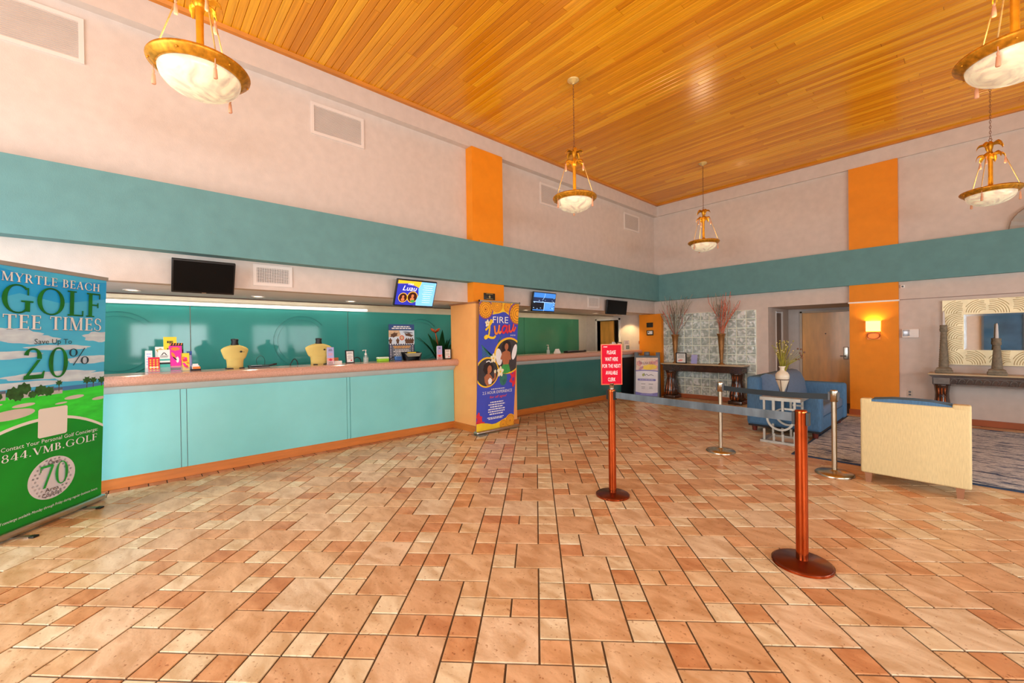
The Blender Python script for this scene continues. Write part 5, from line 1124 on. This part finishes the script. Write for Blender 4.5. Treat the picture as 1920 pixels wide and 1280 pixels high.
# ================================================================ silver side table
M_SILV = mat('pewter_metal', (176, 174, 164), .38, .45, var=.12, scale=14); M_STONE = mat('table_stone', (166, 150, 124), .3, var=.2, scale=14)
tb = thing('side_table', 'silver art deco side table in front of the loveseat', 'side table', (-1.71, 6.62, 0), .03)
part('top', MB().box((-.235, -.25, .575), (.235, .25, .618)), M_SILV, tb); part('stone_inlay', MB().box((-.20, -.215, .612), (.20, .215, .621)), M_STONE, tb)
part('foot_frame', MB().box((-.235, -.25, 0), (.235, -.19, .03)).box((-.235, .19, 0), (.235, .25, .03)).box((-.235, -.19, 0), (-.175, .19, .03)).box((.175, -.19, 0), (.235, .19, .03)), M_SILV, tb)
def deco_side(yc):
    for x in (-.19, -.075, .03, .165): part('upright', MB().box((x-.013, yc-.011, .42 if abs(x) < .1 else .35), (x+.013, yc+.011, .575)), M_SILV, tb)
    for x in (-.19, -.075, .03, .165): part('upright', MB().box((x-.013, yc-.011, .03), (x+.013, yc+.011, .13 if abs(x) < .1 else .18)), M_SILV, tb)
    for x in (-.19, .165): part('upright', MB().box((x-.013, yc-.011, .16), (x+.013, yc+.011, .36)), M_SILV, tb) if False else None
    b = MB()
    for R0 in (.165, .205):
        prof = [((R0+.0)*math.cos(q), .335+R0*math.sin(q)*1.0) for q in [PI+PI*k/16 for k in range(17)]]
        inn = [((R0-.026)*math.cos(q), .335+(R0-.026)*math.sin(q)) for q in [PI+PI*k/16 for k in range(17)]]
        for k in range(16): b.prism([prof[k], prof[k+1], inn[k+1], inn[k]], yc-.012, yc+.012, 'y')
        break
    part('arc', b, M_SILV, tb)
    b2 = MB()
    for k in range(12):
        q0, q1 = PI*.15+PI*.7*k/12, PI*.15+PI*.7*(k+1)/12; R0 = .19
        b2.prism([(R0*math.cos(q0)-.02, .27+R0*.8*math.sin(q0)), (R0*math.cos(q1)-.02, .27+R0*.8*math.sin(q1)), ((R0-.024)*math.cos(q1)-.02, .27+(R0-.024)*.8*math.sin(q1)), ((R0-.024)*math.cos(q0)-.02, .27+(R0-.024)*.8*math.sin(q0))], yc-.012, yc+.012, 'y')
    part('arc', b2, M_SILV, tb)
    part('rail', MB().box((.05, yc-.011, .46), (.17, yc+.011, .485)).box((-.205, yc-.011, .335), (-.14, yc+.011, .36)).box((.13, yc-.011, .335), (.18, yc+.011, .36)), M_SILV, tb)
deco_side(-.215); deco_side(.215)
vz = thing('vase', 'white tapering vase in a stand on the silver table', 'vase', (-1.715, 6.56, .621))
part('body', MB().lathe([(.006, .03), (.02, .06), (.05, .14), (.078, .225), (.078, .235), (.084, .27), (.08, .30), (.06, .33), (.034, .35), (.028, .365), (.03, .385), (.044, .41), (.038, .412), (.024, .385)], 28), mat('ivory_ceramic', (222, 212, 190), .3, var=.05), vz)
part('dark_band', MB().lathe([(.0795, .224), (.0805, .23), (.0795, .236)], 28, caps=False), M_DARKBROWN, vz)
sd = MB()
for k in range(3): q = 2*PI*k/3+.5; sd.tube([(.08*math.cos(q), .08*math.sin(q), .225), (.045*math.cos(q), .045*math.sin(q), .06), (.06*math.cos(q), .06*math.sin(q), .003)], .004, 5)
sd.lathe([(.06, 0), (.06, .006)], 20); part('stand', sd, M_DARKBROWN, vz)
fl = thing('dried_flowers', 'yellow green dried stems in the white vase', 'flowers', (-1.715, 6.56, .98), group=None)
rn = random.Random(11); mg = mat('stem_green', (156, 150, 50), .7, var=.3, scale=20); mc = mat('pale_bloom', (214, 196, 140), .7); mbn = mat('brown_bloom', (120, 84, 64), .7)
for k in range(48):
    right = k % 5 == 0; az = rn.uniform(0, 2*PI); sp = rn.uniform(.02, .13); h = rn.uniform(.22, .40); x1, y1 = sp*math.cos(az), sp*math.sin(az)
    if right: x1, y1, h = rn.uniform(.16, .26), rn.uniform(-.03, .03), rn.uniform(.14, .30)
    b = MB(); b.tube([(x1*.05, y1*.05, -.07), (x1*.35, y1*.35, h*.45), (x1, y1, h)], [.004, .003, .0015], 4); st_ = part('stem', b, mg, fl)
    bb = MB(); bb.ball((x1, y1, h), .009 if not right else .013, 4)
    part('bloom', bb, mbn if right else (mc if k % 2 else mg), st_)
# ================================================================ carved consoles
M_CARVE = mat('dark_carved_wood', (62, 38, 26), .25, var=.3, scale=12, coat=.5); M_CTOP = mat('travertine_top', (196, 172, 136), .3, var=.1, scale=9)
M_FLUTE = mat('gilded_flute', (168, 92, 50), .25, .4, var=.2); M_PATINA = mat('patina_relief', (116, 108, 102), .5, .2, var=.2, scale=20)
def console(label, x0, x1, y0, y1, zt, legw, wave, name='console_table'):
    t = thing(name, label, 'console table', ((x0+x1)/2, y0, 0)); w = x1-x0; d = y1-y0
    part('top', MB().rbox((-w/2, 0, zt-.028), (w/2, d, zt), .01), M_CTOP, t)
    part('cornice', MB().prism([(-w/2+.012, zt-.03), (w/2-.012, zt-.03), (w/2-.045, zt-.06), (-w/2+.045, zt-.06)], .02, d-.005, 'y'), M_CARVE, t)
    ap = part('apron', MB().box((-w/2+.05, .035, zt-.175), (w/2-.05, d-.01, zt-.058)), M_CARVE, t)
    b = MB()
    if wave:
        n = int((w-.1-2*legw)/.085)
        for i in range(n):
            cx = -w/2+.09+legw+i*.085; pts = [(cx+.045*math.cos(q)*(1-q/9)-.0, .032, zt-.118+.034*math.sin(q)*(1-q/9)) for q in [PI*1.1-k*PI/6+0 for k in range(9)]]
            b.tube([(cx-.045, .032, zt-.15)]+[(cx+.03*math.cos(q), .031, zt-.112+.03*math.sin(q)) for q in [PI-k*PI/5 for k in range(7)]]+[(cx+.012, .03, zt-.125)], .006, 5)
        b.box((-w/2+.06+legw, .03, zt-.072), (w/2-.06-legw, .036, zt-.064)).box((-w/2+.06+legw, .03, zt-.172), (w/2-.06-legw, .036, zt-.164))
        for sx in (-1, 1): xx = sx*(w/2-.055-legw/2); b.box((xx-legw/2+.01, .028, zt-.165), (xx+legw/2-.01, .036, zt-.07)); b.box((xx-legw/2+.03, .024, zt-.145), (xx+legw/2-.03, .03, zt-.09))
    else:
        for i in range(9):
            for j in range(4): b.ball((w/2-.052, .06+i*(d-.1)/9, zt-.16+j*.028), .011, 4)
        b.box((-w/2+.06, .03, zt-.08), (w/2-.06, .036, zt-.07)).box((-w/2+.06, .03, zt-.17), (w/2-.06, .036, zt-.16))
    part('relief', b, M_PATINA if wave else M_CARVE, ap)
    for sx in (-1, 1):
        cx = sx*(w/2-.055-legw/2); h = zt-.175
        prof = [(.42, h), (.46, h-.012), (.42, h-.03), (.40, h-.06), (.36, h*.78), (.37, h*.66), (.44, h*.48), (.50, h*.34), (.52, h*.24), (.48, h*.15), (.42, h*.12)]
        lg = part('pedestal', MB().lathe([(r*legw, z) for r, z in prof], 40, (cx, d/2, 0), rip=.14, ripn=14, sy=d*.82/legw), M_CARVE, t)
        f = MB()
        for k in range(3):
            q = -PI/2+(k-1)*.42
            pts = [(cx+r*legw*1.10*math.cos(q), d/2+r*legw*1.10*math.sin(q)*d*.82/legw, z) for r, z in prof[3:10]]
            f.tube(pts, .013, 6)
        part('flutes', f, M_FLUTE, lg)
        part('plinth', MB().rbox((cx-legw*.52, .03, .0005), (cx+legw*.52, d-.015, h*.12), .012), M_CARVE, lg)
    return t
console('dark carved console before the glass blocks with two tall vases', -4.97, -3.13, 9.33, 9.705, .835, .27, False)
console('dark carved console with wave relief under the mirror', -.44, 1.5, 9.37, 9.74, .823, .20, True)
# trumpet vases with branches
M_VGOLD = mat('bronze_vase', (150, 104, 56), .4, .5, var=.25, scale=14)
def trumpet(x, label, lb2, seed, red, spread, zt=.8355):
    t = thing('trumpet_vase', label, 'vase', (x, 9.50, zt), group='trumpet vases on the console')
    part('body', MB().lathe([(.062, 0), (.064, .012), (.04, .03), (.03, .05), (.034, .07), (.032, .1), (.046, .3), (.058, .5), (.068, .62), (.084, .655), (.088, .672), (.08, .676), (.055, .62)], 24, rip=.05, ripn=12), M_VGOLD, t)
    part('collar', MB().lathe([(.062, .60), (.07, .605), (.07, .615), (.064, .62)], 20, caps=False), M_VGOLD, t)
    b = thing('branch_bouquet', lb2, 'branches', (x, 9.50, zt+.60), group='dry branch bouquets'); r = random.Random(seed)
    for k in range(30):
        az = r.uniform(0, 2*PI); sp = r.uniform(.08, spread); h = r.uniform(.55, 1.0); x1, y1 = sp*math.cos(az), sp*math.sin(az)*.35
        mm = r.choice(red); p = [(x1*.04, y1*.04, -.2), (x1*.12, y1*.12, .08), (x1*.45+r.uniform(-.03, .03), y1*.45, h*.5), (x1*.8+r.uniform(-.04, .04), y1*.8, h*.8), (x1, y1, h)]
        m_ = MB(); m_.tube(smooth_path(p, 2), .0045, 4)
        for q in range(2):
            s = r.uniform(.4, .8); bx_ = (x1*s, y1*s, h*s); m_.tube([bx_, (bx_[0]+r.uniform(-.1, .1), bx_[1], bx_[2]+r.uniform(.1, .2))], .003, 4)
        part('branch', m_, mm, b)
BR = [mat('branch_red', (200, 70, 44), .7, var=.2), mat('branch_brown', (120, 84, 70), .7, var=.2), mat('branch_grey', (160, 156, 136), .7, var=.2), mat('branch_orange', (226, 96, 44), .7, var=.2)]
trumpet(-4.68, 'bronze trumpet vase beside the small black frame', 'grey and brown dry branches fanning from the left trumpet vase', 5, [BR[0], BR[1], BR[2], BR[2], BR[2]], .55)
trumpet(-3.635, 'bronze trumpet vase at the right end of the console', 'reddish orange dry branches rising from the right trumpet vase', 8, [BR[0], BR[3], BR[3], BR[1], BR[2]], .42)
fc = thing('picture_frame', 'small black framed notice between the trumpet vases', 'picture frame', (-4.50, 9.42, .8355))
part('frame', MB().box((-.125, -.008, 0), (.125, .01, .02)).box((-.125, -.008, .23), (.125, .01, .25)).box((-.125, -.008, .02), (-.105, .01, .23)).box((.105, -.008, .02), (.125, .01, .23)), M_BLACK, fc)
cc = part('card', MB().box((-.105, 0, .02), (.105, .008, .23)), M_PAPER, fc); a = Art(y=-.0004); a.lines(0, .21, .12, 4, .16, 0, .009); a.ell(-.02, .07, .06, .02, 1, 16, .2, .2, 5); part('print', a.mb, [M_GREY, MATS['p_coral']], cc); part('prop', MB().prism([(.012, .18), (.016, .18), (.09, 0), (.082, 0)], -.02, .02, 'x'), M_BLACK, fc)
solo('flyer', MB().prism([(0, 0), (.004, 0), (.04, .2), (.036, .2)], -.07, .07, 'x').box((-.06, -.002, .06), (.06, .004, .09)), LIL, 'lilac flyer leaning right of the small black frame', 'flyer', (-4.25, 9.52, .8355))
# ================================================================ mirror and candlesticks
M_FRAME = mat('champagne_frame', (226, 212, 172), .4, .35, var=.12, scale=7); M_GROOVE = mat('frame_groove', (176, 148, 88), .5, .3)
mr = thing('wall_mirror', 'rectangular mirror in a carved champagne wave frame', 'mirror', (.56, 9.75, .95))
W2, H2, fb = .84, 1.03, .235
part('frame', MB().box((-W2, -.045, 0), (W2, 0, fb)).box((-W2, -.045, H2-fb), (W2, 0, H2)).box((-W2, -.045, fb), (-W2+fb, 0, H2-fb)).box((W2-fb, -.045, fb), (W2, 0, H2-fb)), M_FRAME, mr)
rl = MB(); rn = random.Random(4); cells = []
nx = 7
for i in range(nx): cells += [(-W2+fb/2+(2*W2-fb)*i/(nx-1), fb/2), (-W2+fb/2+(2*W2-fb)*i/(nx-1), H2-fb/2)]
for j in (1, 2, 3): cells += [(-W2+fb/2, fb/2+(H2-fb)*j/4), (W2-fb/2, fb/2+(H2-fb)*j/4)]
for (cx, cz) in cells:
    sg_ = rn.choice([1, -1]); base = rn.uniform(-.5, .5); ox = cx-sg_*.085; oz = cz-.10
    for k in range(7):
        r_ = .05+.027*k; pts = []
        for q in range(15):
            an = base*.3+PI*.02+PI*.62*q/14; x = ox+sg_*r_*math.cos(an); z = oz+r_*math.sin(an)*(1-.1*base)
            ok = abs(x-cx) < fb*.47 and abs(z-cz) < fb*.47 and abs(x) < W2-.008 and .008 < z < H2-.008
            if ok: pts.append((x, -.0455, z))
            if (not ok or q == 14) and len(pts) > 1: rl.tube(pts, .0034, 4)
            if not ok: pts = []
part('carved_relief', rl, M_GROOVE, mr)
m_gl = mat('mirror_glass', (225, 232, 235), .02, 1.0, var=.01)
part('mirror_glass', MB().box((-W2+fb, -.012, fb), (W2-fb, -.004, H2-fb)), m_gl, mr)
part('bevel', MB().prism([(-W2+fb, fb), (-W2+fb+.03, fb+.03), (-W2+fb+.03, H2-fb-.03), (-W2+fb, H2-fb)], -.013, -.011, 'y').prism([(-W2+fb, H2-fb), (-W2+fb+.03, H2-fb-.03), (W2-fb-.03, H2-fb-.03), (W2-fb, H2-fb)], -.013, -.011, 'y'), mat('mirror_bevel', (206, 222, 232), .06, 1.0), mr)
M_CSTONE = mat('carved_grey_stone', (128, 118, 100), .8, var=.25, scale=24, bump=.5, bscale=60); M_CAND = mat('candle_wax', (214, 208, 204), .5)
def candlestick(x, h, label, lb2, y=9.50):
    t = thing('candlestick', label, 'candlestick', (x, y, .8235), group='stone candlesticks')
    part('base', MB().rbox((-.10, -.09, 0), (.10, .09, .045), .012).lathe([(.125, .045), (.12, .075), (.075, .095)], 4, M=Matrix.Rotation(PI/4, 4, 'Z'), smooth=False), M_CSTONE, t)
    n = 16; pr = []
    for i in range(n+1): q = i/n; r_ = .062-.026*q; pr += [(r_, .09+(h-.19)*q), (r_*.9, .09+(h-.19)*(q+.3/n))]
    part('column', MB().lathe(pr, 16), M_CSTONE, t)
    part('cup', MB().lathe([(.03, h-.11), (.044, h-.10), (.046, h-.06), (.04, h-.05), (.044, h-.03), (.042, h), (.012, h)], 16, rip=.08, ripn=8), M_CSTONE, t)
    c_ = thing('candle', lb2, 'candle', (x, y, .8235+h), group='candles on the stone candlesticks')
    part('wax', MB().lathe([(.018, .0005), (.017, .05), (.012, .19), (.008, .22), (.001, .222)], 12), M_CAND, c_); part('wick', MB().tube([(0, 0, .22), (.001, 0, .235)], .0016, 4), M_INK, c_)
candlestick(-.262, .76, 'taller grey stone candlestick at the left end of the console', 'white candle on the taller candlestick'); candlestick(.287, .545, 'shorter grey stone candlestick in front of the mirror', 'white candle on the shorter candlestick', 9.45)
# ================================================================ sconce and small wall fittings
sc = thing('wall_sconce', 'lit square wall sconce with a ring on the orange column', 'wall lamp', (-1.125, 9.68, 1.36))
part('backplate', MB().box((-.09, -.012, 0), (.09, 0, .14)), mat('sconce_plate', (216, 120, 40), .4, .3), sc)
part('ring', MB().tube([(.085*math.cos(2*PI*k/24), -.03, .07+.058*math.sin(2*PI*k/24)) for k in range(24)], .008, 6, closed=True).box((-.09, -.04, .128), (.09, -.005, .136)), mat('sconce_bronze', (150, 74, 30), .35, .6), sc)
part('shade', MB().box((-.095, -.10, .145), (.095, -.096, .325)).box((-.095, -.096, .145), (-.091, -.004, .325)).box((.091, -.096, .145), (.095, -.004, .325)), mat('lit_shade', (255, 236, 190), .6, emit=1.0, var=.03, ecol=(255, 222, 150)), sc)
l = bpy.data.lights.new('sconce_light', 'POINT'); l.energy = 7; l.color = (1, .75, .3); l.shadow_soft_size = .03; o = bpy.data.objects.new('sconce_light', l); C.objects.link(o); o.parent = sc; o.location = (0, -.05, .27)
dp = thing('sanitizer_dispenser', 'white and grey wall dispenser beside the orange column', 'dispenser', (-.66, 9.75, 1.385))
part('body', MB().rbox((-.105, -.05, 0), (.105, 0, .15), .012), M_WHITE, dp); part('window', MB().rbox((-.09, -.054, .03), (-.005, -.045, .135), .004), mat('dispenser_grey', (170, 170, 176), .2, .3), dp); part('button', MB().lathe([(.014, 0), (.012, .006), (.001, .007)], 12, M=Matrix.Translation((-.01, -.05, .015)) @ Matrix.Rotation(PI/2, 4, 'X')), M_WHITE, dp)
ou = thing('wall_outlet', 'beige wall outlet low on the wall right of the column', 'outlet', (-.672, 9.75, .385)); part('plate', MB().rbox((-.036, -.006, 0), (.036, 0, .115), .003), mat('outlet_beige', (200, 186, 172), .5), ou)
for z in (.035, .08): part('socket', MB().rbox((-.016, -.009, z-.014), (.016, -.005, z+.014), .003), M_GREY, ou)
ms_ = thing('motion_sensor', 'tiny white sensor under the teal band by the column', 'sensor', (-.75, 9.75, 2.235)); part('body', MB().rbox((-.03, -.03, 0), (.03, 0, .055), .008), M_WHITE, ms_); part('lens', MB().ball((0, -.03, .025), .014, 6), M_GREY, ms_)
# shell-like fan standing on the ledge of the teal band
fn = thing('shell_fan', 'white fan-shaped ornament on the teal ledge at the right edge', 'ornament', (.78, 9.69, 2.9875)); b = MB(); n = 9
for i in range(n):
    q0, q1 = PI*i/n, PI*(i+1)/n; R0 = .36; b.add([(0, 0, .0), (R0*math.cos(q0), -.012, R0*math.sin(q0)*.95), (R0*math.cos((q0+q1)/2)*1.03, .012, R0*math.sin((q0+q1)/2)*.98), (R0*math.cos(q1), -.012, R0*math.sin(q1)*.95)], [(0, 1, 2), (0, 2, 3), (2, 1, 0), (3, 2, 0)])
part('fan', b, mat('shell_white', (226, 220, 212), .5, var=.05), fn)
part('edge', MB().tube([(.362*math.cos(PI*k/18), -.004, .35*math.sin(PI*k/18)) for k in range(19)], .006, 5), mat('shell_edge', (150, 120, 96), .5), fn); part('foot', MB().rbox((-.06, -.03, 0), (.06, .03, .02), .006), M_LEG, fn)
